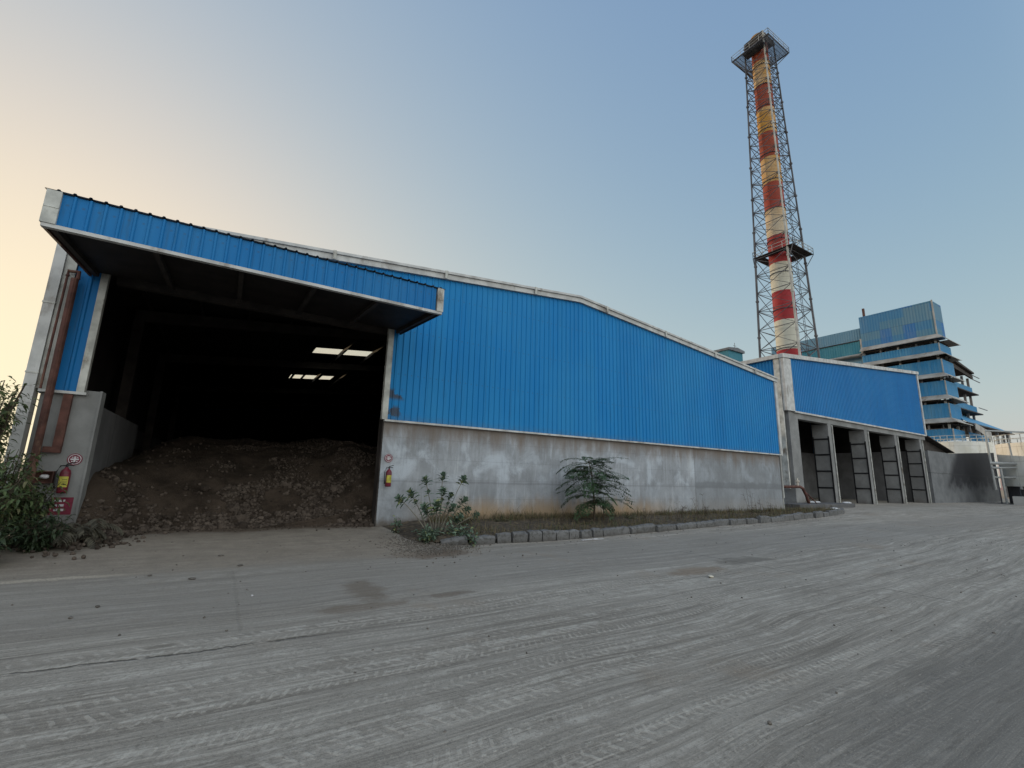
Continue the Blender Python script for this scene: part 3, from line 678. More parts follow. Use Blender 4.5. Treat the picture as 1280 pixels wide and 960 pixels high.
m = MB(); m.tube([(-.06, .07, .13), (-.03, .07, .13), (.05, .07, .13), (.08, .07, .13)], [.02, .045, .045, .02], 10); m.build('lamp', M['signwhite'], t, smooth=True)

# ------------------------------------------------------------------ kerb stones
def kerb_stones():
    x = 4.45; k = 0
    while x < 28.6:
        L = rnd.uniform(.36, .44) if x < 9 else rnd.uniform(.9, 1.25)
        if k < 2: L = .62
        y = kerb_y(x); y2 = kerb_y(x+L); g = gz(x, y)
        cx, cy = x+L/2, (y+y2)/2
        m = MB(); h = rnd.uniform(.19, .265); wd = .15
        j = lambda a=.012: rnd.uniform(-a*1.5, a*1.5)
        seg = max(3, int(L/.12)); kk = len(m.v)
        for i in range(seg+1):
            xx = -L/2+.008+(L-.016)*i/seg; e = 1 if 0 < i < seg else .0
            m.v += [(xx, -wd/2+j(.004), -.10), (xx, -wd/2+j(.006)-.004*e, h-.05+j()), (xx, -wd/2+.045+j(), h-.002+j(.010)-.012*(1-e)), (xx, wd/2+j(), h+j(.010)-.012*(1-e)), (xx, wd/2, -.10)]
        for i in range(seg):
            for q in range(4): a = i*5+q; m.f.append((a, a+5, a+6, a+1))
        m.f.append((0, 1, 2, 3, 4)); m.f.append(tuple(seg*5+q for q in (4, 3, 2, 1, 0)))
        o = m.build('kerb_stone', M['kerb']); o.location = (cx, cy+wd/2+rnd.gauss(0, .018), g+rnd.gauss(0, .008))
        tilt = rnd.gauss(0, .02); 
        o.rotation_euler = (rnd.gauss(0, .06), tilt, math.atan2(y2-y, L)+rnd.gauss(0, .035))
        if k == 0:
            o.rotation_euler = (.12, -.16, -.18); o.location.z = g-.07
            tag(o, 'sunken tilted first kerb stone beside the large-leaved bush', 'kerb stone', 'kerb stones along the road edge')
        elif k == 1: tag(o, 'long kerb stone with a dark gap before it, second from the doorway end', 'kerb stone', 'kerb stones along the road edge'); x += .06
        elif x < 9: tag(o, 'short worn grey kerb stone in the close-set row left of the small tree', 'kerb stone', 'short kerb stones left of the tree')
        else: tag(o, 'long worn grey kerb stone in the row edging the road right of the small tree', 'kerb stone', 'long kerb stones right of the tree')
        x += L+rnd.uniform(.006, .045); k += 1
kerb_stones()

# ------------------------------------------------------------------ second shed with open bays
SY = 17.0; SX0, SX1 = 33.6, 59.5; SB = 27.5
def rz2(x): return 10.62+.0925*(x-SX0)
bay = thing('bay_shed', 'blue ribbed-sheet shed with four open concrete bays, right of the long shed', 'shed', (46, SY, .15))
def B_(name, mb, mat, **k): return mb.build(name, mat, bay, **k)
m = MB(); m.corr((SX0+.95, SY-.05, 0), (1, 0, 0), SX1-SX0-1.0, (0, 0, 1), lambda t: 6.80, lambda t: rz2(SX0+.95+t), (0, -1, 0), .25, .035); B_('wall_cladding', m, M['blue_mid'])
m = MB(); m.corr((SX0, SB, 0), (0, -1, 0), SB-SY-.35, (0, 0, 1), lambda t: 4.0, lambda t: rz2(SX0), (-1, 0, 0), .25, .035); B_('wall_cladding', m, M['blue_mid'])
m = MB(); m.corr((SX1, SY+.5, 0), (0, 1, 0), SB-SY-.5, (0, 0, 1), lambda t: 4.8, lambda t: rz2(SX1), (1, 0, 0), .25, .035); m.corr((SX0, SB, 0), (1, 0, 0), SX1-SX0, (0, 0, 1), lambda t: 5., lambda t: rz2(SX0+t), (0, 1, 0), .25, .035); B_('wall_cladding', m, M['blue_mid'])
m = MB(); m.box(SX0-.12, SX0+.94, SY-.15, SY+.12, 6.75, rz2(SX0)+.02); B_('corner_trim', m, M['white'])
m = MB(); m.box(SX0-.16, SX0-.03, SY+.15, SY+.55, 1.3, rz2(SX0)); B_('corner_trim', m, M['whitedirty'])
m = MB(); m.box(SX1-.12, SX1+.16, SY-.15, SY+.1, 6.75, rz2(SX1)+.02); B_('corner_trim', m, M['white'])
m = MB(); m.prism([(SX0-.2, SY-.22, rz2(SX0-.2)), (SX1+.25, SY-.22, rz2(SX1+.25)), (SX1+.25, SY-.22, rz2(SX1+.25)+.30), (SX0-.2, SY-.22, rz2(SX0-.2)+.30)], (0, .3, 0)); B_('roof_trim', m, M['white'])
m = MB(); m.box(SX0-.28, SX0-.04, SY+.09, SB, rz2(SX0)-.02, rz2(SX0)+.26); B_('roof_trim', m, M['white'])
m = MB(); m.box(SX0+.9, SX1+.1, SY-.14, SY-.02, 6.68, 6.80); B_('base_flashing', m, M['white'])
m = MB(); m.box(SX0+1.45, SX1-.02, SY+.0, SY+.5, 6.28, 6.675); B_('beam', m, M['conc'])
m = MB(); m.prism([(SX0-.1, SY, rz2(SX0)+.03), (SX1+.1, SY, rz2(SX1)+.03), (SX1+.1, SY, rz2(SX1)+.06), (SX0-.1, SY, rz2(SX0)+.06)], (0, SB-SY, 0)); B_('roof', m, M['darksheet'])
m = MB(); m.box(SX0+.05, SX1-.1, SB-.35, SB-.05, 0, 5.2); m.box(SX0+.05, SX0+.3, SY+1.2, SB-.4, 0, 5.2); m.box(SX1-.4, SX1-.1, SY+1.2, SB-.36, 0, 5.2); B_('back_wall', m, M['concback'])
m = MB(); m.prism([(SX0+.1, SB-.05, 5.1), (SX1-.1, SB-.05, 5.1), (SX1-.1, SB-.05, rz2(SX1)-.05), (SX0+.1, SB-.05, rz2(SX0)-.05)], (0, .02, 0))
m.box(SX1-.12, SX1-.10, SY+.5, SB-.1, 5.0, rz2(SX1)-.1); m.box(SX0+.08, SX0+.10, SY+.9, SB-.1, 5.0, rz2(SX0)-.1)
m.prism([(SX0+1.0, SY+.02, 6.70), (SX1-.15, SY+.02, 6.70), (SX1-.15, SY+.02, rz2(SX1)-.05), (SX0+1.0, SY+.02, rz2(SX0+1)-.05)], (0, .02, 0)); B_('wall_lining', m, M['darksheet'])
# columns
m = MB(); m.box(SX0+.25, SX0+1.45, SY+.003, SY+.9, 0, 6.74); B_('column', m, M['conc'])
for xr in (40.0, 46.35, 52.5, 58.45):
    m = MB(); m.box(xr-.55, xr, SY+.003, SY+1.15, 0, 6.27); cm = B_('column', m, M['conc'])
    m = MB(); m.box(xr-.60, xr-.552, SY-.03, SY+.07, 0, 5.3); m.box(xr-.60, xr-.552, SY+1.08, SY+1.17, 0, 5.3)
    for z in (1.35, 2.6, 3.85, 5.05): m.box(xr-.598, xr-.553, SY+.071, SY+1.079, z, z+.11)
    m.build('steel_strap', M['black'], cm)
    m = MB(); m.tube([(xr+.03, SY-.05, 0), (xr+.03, SY-.05, 6.2)], .045, 6); m.build('conduit', M['whitedirty'], cm)
fix_children(bay)
for ch in bay.children:
    pass

# lean-to sheet roof beside the bay shed, soot black wall
lean = thing('lean_to_roof', 'dark sloping sheet roof resting between the bay shed and the blackened wall', 'lean-to', (62, SY+1, .15))
m = MB(); m.prism([(59.75, SY-.1, 6.75), (67.2, SY-.1, 5.38), (67.2, SY-.1, 5.45), (59.75, SY-.1, 6.83)], (0, 7, 0)); m.build('roof_sheet', M['dark'], lean)
m = MB(); m.box(59.8, 60.0, SY+6.4, SY+6.6, .1, 6.6); m.box(66.8, 67.0, SY+6.4, SY+6.6, .1, 5.38); m.build('post', M['dark'], lean)
m = MB(); m.prism([(59.9, SY+.45, 5.3), (66.9, SY+.45, 5.2), (66.9, SY+.45, 5.36), (59.9, SY+.45, 6.65)], (0, .08, 0)); m.build('side_sheet', M['dark'], lean)
fix_children(lean)
m = MB(); m.prism([(59.7, SY, -.1), (81.4, SY, -.1), (82.2, SY, 6.15), (66., SY, 5.28), (59.7, SY, 5.28)], (0, .42, 0))
tag(m.build('boundary_wall', M['concend']), 'soot blackened grey concrete wall between the bay shed and the tanks', 'wall')

# hydrant pipe work at the corner
hp = thing('water_pipe', 'rust red water pipe with a pale valve at the corner between the two sheds', 'pipe', (30.3, 15.4, .25))
m = MB(); m.tube([(28.6, 15.5, 1.42), (31.4, 15.5, 1.46), (31.75, 15.5, 1.35), (32.0, 15.45, .9), (32.25, 15.4, .2)], .09, 10); m.tube([(31.9, 15.5, 1.2), (33.1, 15.2, .2)], .035, 8); m.build('pipe', M['rust'], hp, smooth=True)
m = MB(); m.tube([(31.15, 15.5, 1.5), (31.15, 15.5, 1.72), (31.15, 15.5, 1.75), (31.15, 15.5, 1.85)], [.06, .06, .12, .12], 10); m.tube([(31.15, 15.5, 1.86), (31.15, 15.5, 1.98)], .05, 8); m.build('valve', M['brass'], hp)
m = MB(); m.box(28.9, 29.1, 15.4, 15.6, .1, 1.34); m.build('support', M['conc'], hp)
fix_children(hp)
m = MB(); m.box(29.6, 36.8, 14.7, 16.3, .1, .42)
tag(bevel(m.build('concrete_plinth', M['concdark']), .03), 'low dark concrete plinth in front of the first open bay', 'plinth')

# ------------------------------------------------------------------ chimney with lattice tower
TC = Vector((71.85, 35.2, 0))
def ts(z): return 3.33-.0215*z
chim = thing('chimney_stack', 'tall red and white banded chimney inside a square steel lattice tower', 'chimney', tuple(TC))
cn = NT('banded_chimney_paint', .7, .3); x, y, z = cn.sep()
sq = cn.math('FRACT', cn.mul(cn.math('SUBTRACT', z, 21.7-4.76*10), .5/4.76))
isred = cn.math('GREATER_THAN', sq, .5)
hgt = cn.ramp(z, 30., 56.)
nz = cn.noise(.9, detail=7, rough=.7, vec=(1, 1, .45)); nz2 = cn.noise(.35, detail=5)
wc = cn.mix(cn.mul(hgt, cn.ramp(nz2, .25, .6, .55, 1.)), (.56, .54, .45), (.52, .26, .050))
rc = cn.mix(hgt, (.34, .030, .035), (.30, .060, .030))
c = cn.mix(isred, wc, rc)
c = cn.mix(cn.mul(cn.ramp(nz, .54, .74), cn.ramp(z, 25., 70., .22, .6)), c, (.17, .07, .035))
rg = cn.band(cn.math('FRACT', cn.mul(z, .63)), .0, .045, .02); c = cn.mix(cn.mul(rg, .5), c, (.12, .08, .06))
soot = cn.ramp(z, 74., 79.); c = cn.mix(cn.mul(soot, .4), c, (.06, .035, .025))
cn.out(c)
m = MB(); n = 32; zs = [0, 15, 21, 35, 50, 65, 79.8]
for zz in zs:
    rr = 1.73-.0052*zz
    for j in range(n): th = 2*math.pi*j/n; m.v.append((rr*math.cos(th), rr*math.sin(th), zz))
for i in range(len(zs)-1):
    for j in range(n): j2 = (j+1) % n; m.f.append((i*n+j, i*n+j2, (i+1)*n+j2, (i+1)*n+j))
flue = m.build('flue', cn.m, chim, smooth=True)
for k in range(38):
    m = MB(); zz = 3+k*2.0; rr = (1.73-.0052*zz)*1.02
    for j in range(20): a, b = 2*math.pi*j/20, 2*math.pi*(j+1)/20; m.quad((rr*math.cos(a), rr*math.sin(a), zz), (rr*math.cos(b), rr*math.sin(b), zz), (rr*math.cos(b), rr*math.sin(b), zz+.06), (rr*math.cos(a), rr*math.sin(a), zz+.06))
    m.build('stiffener_ring', cn.m, flue)
for sx, sy in ((-1, -1), (1, -1), (1, 1), (-1, 1)):
    m = MB()
    for z0 in range(0, 79, 6):
        z1 = min(z0+6, 79); m.bar((sx*ts(z0), sy*ts(z0), z0), (sx*ts(z1), sy*ts(z1), z1), .24 if z0 < 40 else .19)
        m.bar((sx*ts(z0), sy*ts(z0), z0-.15), (sx*ts(z0), sy*ts(z0), z0+.15), .36)
    m.build('leg', M['lattice'] if (sx, sy) != (-1, -1) else M['steel_pale'], chim)
lv = []; z = 1.0
while z < 77: lv.append(z); z += 2*ts(z)*.56
for (a, b) in (((-1, -1), (1, -1)), ((1, -1), (1, 1)), ((1, 1), (-1, 1)), ((-1, 1), (-1, -1))):
    m = MB()
    for i, (z0, z1) in enumerate(zip(lv, lv[1:])):
        s0, s1 = ts(z0), ts(z1); zm = (z0+z1)/2; sm_ = ts(zm)
        A0 = Vector((a[0]*s0, a[1]*s0, z0)); B0 = Vector((b[0]*s0, b[1]*s0, z0)); A1 = Vector((a[0]*s1, a[1]*s1, z1)); B1 = Vector((b[0]*s1, b[1]*s1, z1))
        m.bar(A0, B0, .085); m.bar(A0, B1, .07); m.bar(B0, A1, .07)
    m.build('bracing', M['lattice'], chim)
# inner ties from legs to flue
for zz in lv[::2]:
    s0 = ts(zz); rr = 1.73-.0052*zz
    m = MB()
    for k in range(24): a, b = 2*math.pi*k/24, 2*math.pi*(k+1)/24; m.bar((rr*1.03*math.cos(a), rr*1.03*math.sin(a), zz), (rr*1.03*math.cos(b), rr*1.03*math.sin(b), zz), .10)
    for sx, sy in ((-1, -1), (1, -1), (1, 1), (-1, 1)): m.bar((sx*s0, sy*s0, zz), (sx*rr*.7, sy*rr*.7, zz), .08)
    m.build('flue_tie', M['lattice'], chim)
# ladder
m = MB()
for dx in (-.25, .25): m.bar((2.0+dx, -2.2, 1), (1.15+dx, -1.2, 77), .05)
for k in range(150): t = k/150; z_ = 1+76*t; m.bar((2.0-.85*t-.25, -2.2+1.0*t, z_), (2.0-.85*t+.25, -2.2+1.0*t, z_), .035)
m.build('ladder', M['lattice'], chim)
def platform(z, x0, x1, y0, y1, hole, solid, mat):
    m = MB()
    if solid:
        m.box(x0, -hole, y0, y1, z, z+.08); m.box(hole, x1, y0, y1, z, z+.08); m.box(-hole, hole, y0, -hole, z, z+.08); m.box(-hole, hole, hole, y1, z, z+.08)
    else:
        m.box(x0, x1, y0, y0+.12, z-.1, z+.1); m.box(x0, x1, y1-.12, y1, z-.1, z+.1); m.box(x0, x0+.12, y0, y1, z-.1, z+.1); m.box(x1-.12, x1, y0, y1, z-.1, z+.1)
        k = x0+.25
        while k < x1:
            if abs(k) > hole: m.box(k, k+.035, y0, y1, z-.02, z+.06)
            else: m.box(k, k+.035, y0, -hole, z-.02, z+.06); m.box(k, k+.035, hole, y1, z-.02, z+.06)
            k += .17
        k = y0+.4
        while k < y1:
            if abs(k) > hole: m.box(x0, x1, k, k+.04, z-.06, z-.021)
            k += .5
    p = m.build('platform', mat, chim)
    m = MB()
    c4 = [(x0, y0), (x1, y0), (x1, y1), (x0, y1)]
    for (a, b) in zip(c4, c4[1:]+c4[:1]):
        for hh in (.55, 1.1): m.bar((*a, z+hh), (*b, z+hh), .06)
        for q in range(5): t = q/4; px, py = a[0]+(b[0]-a[0])*t, a[1]+(b[1]-a[1])*t; m.bar((px, py, z), (px, py, z+1.1), .055)
    m.build('railing', M['steel_pale'], p)
    s = ts(z-2)
    for (px, py) in c4:
        m = MB(); m.bar((px, py, z), (math.copysign(s, px), math.copysign(s, py), z-2.2), .10); m.build('bracket', M['lattice'], p)
platform(37.4, -2.75, 3.45, -3.45, 2.75, 1.5, True, M['dark'])
platform(75.8, -3.3, 3.3, -3.3, 3.3, 1.25, False, M['lattice'])
m = MB(); m.box(-1.55, 1.55, -1.55, 1.55, 77.7, 79.2)
hd = m.build('flue_cap', M['dark'], chim)
m = MB(); m.box(-3.0, -1.1, -1.9, 1.6, 76.0, 76.05); m.build('floor_plate', M['dark'], chim)

# ------------------------------------------------------------------ process building (multi storey)
PX, PY = 106.7, 26.6
pl = thing('process_building', 'multi-storey blue clad steel plant building with flared eaves behind the bay shed', 'building', (PX, PY, .17))
def C_(name, mb, mat, par=None, **k): return mb.build(name, mat, par or pl, **k)
M['palewall'] = plain('pale_concrete_trim', (.34, .33, .31), .2, .8, .5, dirt=(.18, .14, .11))
PW, PD = 4.6, 11.5   # short south face, long west face
# top block
m = MB(); m.corr((PX, PY+PD, 0), (0, -1, 0), PD, (0, 0, 1), lambda t: 29.0, lambda t: 35.4, (-1, 0, 0), .45, .05); m.corr((PX, PY, 0), (1, 0, 0), PW, (0, 0, 1), lambda t: 29.0, lambda t: 35.4, (0, -1, 0), .45, .05)
m.box(PX+.05, PX+PW, PY+.05, PY+PD, 28.8, 35.35); C_('tower_block', m, M['blue_far'])
m = MB(); m.box(PX-.14, PX+.06, PY-.14, PY+.06, 28.9, 35.5); C_('corner_trim', m, M['palewall'])
m = MB(); m.bar((PX+.5, PY+PD-.8, 35.4), (PX+.5, PY+PD-.8, 37.2), .35); C_('vent_pipe', m, M['rust'])
def storey(zb, zt, ext=0.0, x1=PX+PW+1.4, y1=PY+PD+.2, mat='blue_band'):
    """parapet band from zb to zt with a flared eave below and a dark open gap under it"""
    x0, y0 = PX-.1-ext, PY-.1-ext
    m = MB(); m.corr((x0, y1, 0), (0, -1, 0), y1-y0, (0, 0, 1), lambda t: zb, lambda t: zt, (-1, 0, 0), .45, .05)
    m.corr((x0, y0, 0), (1, 0, 0), x1-x0, (0, 0, 1), lambda t: zb, lambda t: zt, (0, -1, 0), .45, .05); C_('parapet', m, M[mat])
    m = MB(); m.box(x0-.06, x0+.10, y0-.06, y0+.10, zb, zt+.05); C_('corner_trim', m, M['palewall'])
def eave(zt, drop=.75, out=.9, ext=0.0, x1=PX+PW+1.4, y1=PY+PD+.2, mat='palewall', flare=3.6):
    x0, y0 = PX-.1-ext, PY-.1-ext
    m = MB()
    a = [(x0, y1, zt), (x0, y0, zt), (x1, y0, zt)]; b = [(x0-out, y1, zt-drop), (x0-out, y0-out, zt-drop), (x1+flare, y0-out, zt-drop)]
    th = Vector((0, 0, -.12))
    for i in range(2):
        m.quad(a[i], b[i], b[i+1], a[i+1]); m.quad(Vector(a[i])+th, Vector(a[i+1])+th, Vector(b[i+1])+th, Vector(b[i])+th); m.quad(b[i], Vector(b[i])+th, Vector(b[i+1])+th, b[i+1])
    m.quad(a[2], b[2], (x1+flare, y1, zt-drop), (x1, y1, zt))
    C_('eave', m, M[mat])
    m = MB(); m.box(x0+.3, x1-.05, y0+.3, y1, zt-drop-.30, zt-drop-.13); C_('floor_slab', m, M['dark'])
m = MB(); eave(29.0, .85, .9, flare=2.6)
lv2 = [(25.3, 27.3), (21.3, 24.3), (17.3, 20.4), (13.2, 16.3), (9.2, 11.8)]
for zb, zt in lv2:
    storey(zb+.55, zt); eave(zb+.55, .8, .9, flare=1.6)
# core and columns
m = MB(); m.box(PX+3.2, PX+PW+.6, PY+2.2, PY+PD-.4, .2, 28.0); C_('core', m, M['dark'])
for i in range(5):
    for xx in (PX+.25, PX+PW+.2):
        m = MB(); yy = PY+.3+i*2.75; m.box(xx, xx+.28, yy, yy+.28, .2, 28.1); C_('column', m, M['steel_pale'] if i % 2 == 0 else M['steel'])
m = MB()   # pipes and equipment glimpsed in the gaps
for zb, zt in [(28.0, 0)]+lv2:
    z0 = zb-1.6 if zt else 27.6
    for q in range(10):
        yy = PY+rnd.uniform(.5, PD-.5); m.bar((PX+.9, yy, z0-.6), (PX+.9, yy+rnd.uniform(-1.2, 1.2), z0+rnd.uniform(.3, 1.2)), .12)
    m.bar((PX+.8, PY+.4, z0+.3), (PX+.8, PY+PD-.3, z0+.3), .22); m.bar((PX+1.2, PY+2.4, z0), (PX+1.2, PY+8, z0), .3)
C_('pipework', m, M['steel'])
# left wing
m = MB(); m.corr((PX+.9, PY+30, 0), (0, -1, 0), 30-PD, (0, 0, 1), lambda t: 30.9, lambda t: 33.4, (-1, 0, 0), .45, .05); m.box(PX+.95, PX+9, PY+PD+.05, PY+30, 24, 33.3); w1 = C_('wing_upper_wall', m, M['blue_wing'])
m = MB(); m.corr((PX+.3, PY+30, 0), (0, -1, 0), 30-PD-.1, (0, 0, 1), lambda t: 27.9, lambda t: 30.6, (-1, 0, 0), .45, .05); C_('wing_wall', m, M['teal_wing'])
m = MB(); m.box(PX+.1, PX+.95, PY+PD+.1, PY+30, 30.6, 30.75); C_('wing_ledge', m, M['dark'])
m = MB(); m.quad((PX+.3, PY+30, 28.0), (PX+.3, PY+PD+.1, 28.0), (PX-.9, PY+PD+.1, 27.5), (PX-.9, PY+30, 27.5)); m.box(PX-.9, PX+.9, PY+PD+.3, PY+30, 27.35, 27.45); C_('wing_eave', m, M['palewall'])
m = MB(); m.corr((PX+.2, PY+30, 0), (0, -1, 0), 30-PD-.1, (0, 0, 1), lambda t: 20., lambda t: 26.4, (-1, 0, 0), .45, .05); C_('wing_wall', m, M['blue_wing'])
m = MB(); m.box(PX+.0, PX+.3, PY+PD+.0, PY+PD+.3, 20, 30.9); C_('corner_trim', m, M['palewall'])
# right low extension: stepped open floors
ex0 = PX+PW+1.5
def ext_floor(x1, zt, ht, y0=PY+1.0, roof='dark'):
    m = MB(); m.corr((ex0, y0, 0), (1, 0, 0), x1-ex0, (0, 0, 1), lambda t: zt-ht, lambda t: zt, (0, -1, 0), .45, .05); m.corr((ex0-.2, y0+6, 0), (0, -1, 0), 6, (0, 0, 1), lambda t: zt-ht, lambda t: zt, (-1, 0, 0), .45, .05); C_('parapet', m, M['blue_band'])
    m = MB(); m.prism([(ex0, y0-.7, zt-ht-.25), (x1+.6, y0-.7, zt-ht-.25), (x1+.6, y0-.7, zt-ht-.05), (ex0, y0-.7, zt-ht-.05)], (0, 8, 0)); C_('floor_slab', m, M['dark'])
ext_floor(126.5, 21.6, 1.3); ext_floor(127.2, 17.8, 1.4); 
m = MB(); m.prism([(ex0-1.5, PY+.2, 25.7), (126, PY+.2, 24.3), (126, PY+.2, 24.6), (ex0-1.5, PY+.2, 26.3)], (0, 9, 0)); m.prism([(ex0, PY+.6, 24.4), (126.6, PY+.6, 23.4), (126.6, PY+.6, 24.0), (ex0, PY+.6, 25.4)], (0, .3, 0)); C_('low_roof', m, M['dark'])
m = MB()
for zz in (24.2, 23.3): m.bar((125.5, PY+.6, zz), (129.3, PY+.3, zz-.35), .12)
m.bar((127, PY+.6, 17.6), (131, PY+.3, 17.4), .12); C_('roof_bar', m, M['steel'])
for xx in (ex0+1, 118, 122.5, 126):
    m = MB(); m.box(xx, xx+.35, PY+1.2, PY+1.55, .2, 23.6); C_('column', m, M['steel'])
# lower mono pitched blue roof reaching right
m = MB(); m.prism([(ex0-1., PY-.8, 13.4), (140.5, PY-.8, 13.4), (131, PY+4, 15.9), (ex0-1., PY+4, 17.4)], (0, .0, .12)); C_('lower_roof', m, M['blue_band'])
m = MB(); m.box(ex0-1.5, 141.5, PY-1.0, PY+8, 13.1, 13.32); C_('lower_slab', m, M['dark'])
m = MB(); m.corr((ex0, PY-.6, 0), (1, 0, 0), 124-ex0, (0, 0, 1), lambda t: 9.6, lambda t: 11.6, (0, -1, 0), .45, .05); m.box(ex0, 124, PY-.5, PY+6, .2, 9.6); C_('parapet', m, M['blue_band'])
for xx in (ex0+2, 120, 126, 132, 136.2, 139.5):
    m = MB(); m.box(xx, xx+.4, PY-.4, PY, .2, 13.1); C_('column', m, M['steel'])
m = MB(); m.prism([(ex0-2.5, PY-2.2, 11.8), (ex0+6.0, PY-2.2, 10.4), (ex0+6.0, PY-2.2, 11.9), (ex0-2.5, PY-2.2, 12.9)], (0, .12, 0)); C_('hanging_panel', m, M['palewall'])
fix_children(pl)

# far small building seen over the long shed's roof
fb = thing('plant_room', 'small grey green box-shaped building top seen over the long shed roof', 'building', (94, 57, .17))
m = MB(); m.corr((90.5, 56.8, 0), (1, 0, 0), 5.3, (0, 0, 1), lambda t: 20, lambda t: 30.1, (0, -1, 0), .4, .05); m.box(90.5, 95.8, 56.85, 66, 0, 30.1); m.build('wall', M['teal_wing'], fb)
m = MB(); m.prism([(90.2, 56.4, 30.0), (96.1, 56.4, 30.0), (96.1, 56.4, 30.5), (93.5, 56.4, 30.9), (90.2, 56.4, 30.5)], (0, 10, 0)); m.build('roof', M['steel'], fb)
m = MB(); m.bar((94.2, 57.5, 30.7), (94.2, 57.5, 32.4), .08); m.bar((93.6, 57.5, 31.7), (94.8, 57.5, 31.7), .06); m.build('antenna', M['steel'], fb)
fix_children(fb)

# ------------------------------------------------------------------ tanks
tm = NT('weathered_white_tank', .55, .35); x, y, z = tm.sep()
c = tm.mix(tm.ramp(tm.noise(.7, detail=6), .35, .7), (.66, .63, .54), (.76, .74, .68))
st_ = tm.noise(1.0, tm.comb(tm.mul(x, 2.), tm.mul(y, 2.), tm.mul(z, .25)), detail=6, rough=.7); c = tm.mix(tm.mul(tm.ramp(st_, .52, .72), .5), c, (.22, .17, .12))
c = tm.mix(tm.mul(tm.band(tm.math('FRACT', tm.mul(z, .66)), 0., .03, .012), .4), c, (.2, .18, .15)); tm.out(c); M['tank'] = tm.m
def cyl(m, cx, cy, r, z0, z1, n=40):
    k = len(m.v)
    for zz in (z0, z1):
        for j in range(n): th = 2*math.pi*j/n; m.v.append((cx+r*math.cos(th), cy+r*math.sin(th), zz))
    for j in range(n): j2 = (j+1) % n; m.f.append((k+j, k+j2, k+n+j2, k+n+j))
    m.f.append(tuple(k+n+j for j in range(n))); return m
def tank(cx, cy, r, z0, z1, label):
    t = thing('storage_tank', label, 'tank', (cx, cy, .17), 'storage tanks beyond the blackened wall')
    m = MB(); cyl(m, cx, cy, r, z0, z1); k = len(m.v); m.v.append((cx, cy, z1+.5)); 
    for j in range(40): m.f.append((40+j, 40+(j+1) % 40, k))
    del m.f[40]; m.build('shell', M['tank'], t, smooth=False)
    m = MB(); cyl(m, cx, cy, r-.35, .1, z0, 40); m.build('plinth', M['concdark'], t)
    m = MB()
    for j in range(30):
        a, b = 2*math.pi*j/30, 2*math.pi*(j+1)/30; p, q = (cx+r*math.cos(a), cy+r*math.sin(a)), (cx+r*math.cos(b), cy+r*math.sin(b))
        m.bar((*p, z1), (*p, z1+.9), .07); m.bar((*p, z1+.9), (*q, z1+.9), .07); m.bar((*p, z1+.45), (*q, z1+.45), .06)
    m.build('railing', M['whitedirty'], t)
    m = MB(); a = math.atan2(-cy, -cx)+.15; m.tube([(cx+(r-.05)*math.cos(a), cy+(r-.05)*math.sin(a), z0+.9), (cx+(r+.15)*math.cos(a), cy+(r+.15)*math.sin(a), z0+.9)], .42, 20); m.build('manhole', M['steel'], t)
    fix_children(t)
tank(74.2, 10.45, 4.6, 2.0, 6.5, 'white cylindrical tank at the right edge, largest of the tanks')
tank(92.3, 22.8, 3.75, 1.9, 8.2, 'pale tank whose top shows above the middle of the blackened wall')
pr = thing('pipe_rack', 'grey pipes and posts standing between the blackened wall and the large tank', 'pipe rack', (69.5, 14.4, .17))
m = MB()
for (px, py) in ((70.3, 14.6), (70.9, 13.2)): m.bar((px, py, .1), (px, py, 4.2), .10)
m.build('post', M['lattice'], pr)
m = MB(); m.tube([(70.2, 14.9, 7.9), (70.0, 14.8, 1.6)], .10, 8); m.tube([(70.2, 14.9, 7.9), (71.6, 11.8, 7.6), (71.6, 11.8, 6.9)], .09, 8)
m.tube([(70, 14.9, 4.4), (70.6, 12.6, 4.3), (70.6, 12.6, 5.1)], .16, 8); m.tube([(70, 14.8, 3.9), (70.5, 13.0, 3.9), (70.5, 13.0, 1.7)], .12, 8); m.tube([(70.1, 14.8, 2.9), (70.9, 12.7, 2.9)], .10, 8); m.tube([(70.2, 14.2, 3.9), (70.2, 14.2, .2)], .1, 8)
m.build('pipes', M['steel_pale'], pr)
fix_children(pr)
m = MB(); m.box(67.5, 69.4, 1.0, 13.2, .05, 1.0)
tag(m.build('low_wall', M['palewall']), 'low pale concrete bund wall at the foot of the tanks', 'wall')
lmst = thing('light_mast', 'light mast with only its lamp platform reaching into the right edge', 'light mast', (89.5, 13.6, .17))
m = MB(); m.tube([(89.5, 12.2, .1), (89.5, 12.2, 15.5)], [.25, .12], 8); m.build('pole', M['steel'], lmst)
m = MB(); m.box(89.0, 90.0, 11.6, 14.3, 13.9, 14.25); m.bar((89, 13.9, 14.3), (89, 13.9, 15.0), .12); m.bar((89, 12.9, 14.3), (89, 12.9, 15.0), .12); m.bar((89, 14.2, 15.0), (89, 11.6, 15.0), .1); m.build('lamp_platform', M['steel_pale'], lmst)
fix_children(lmst)

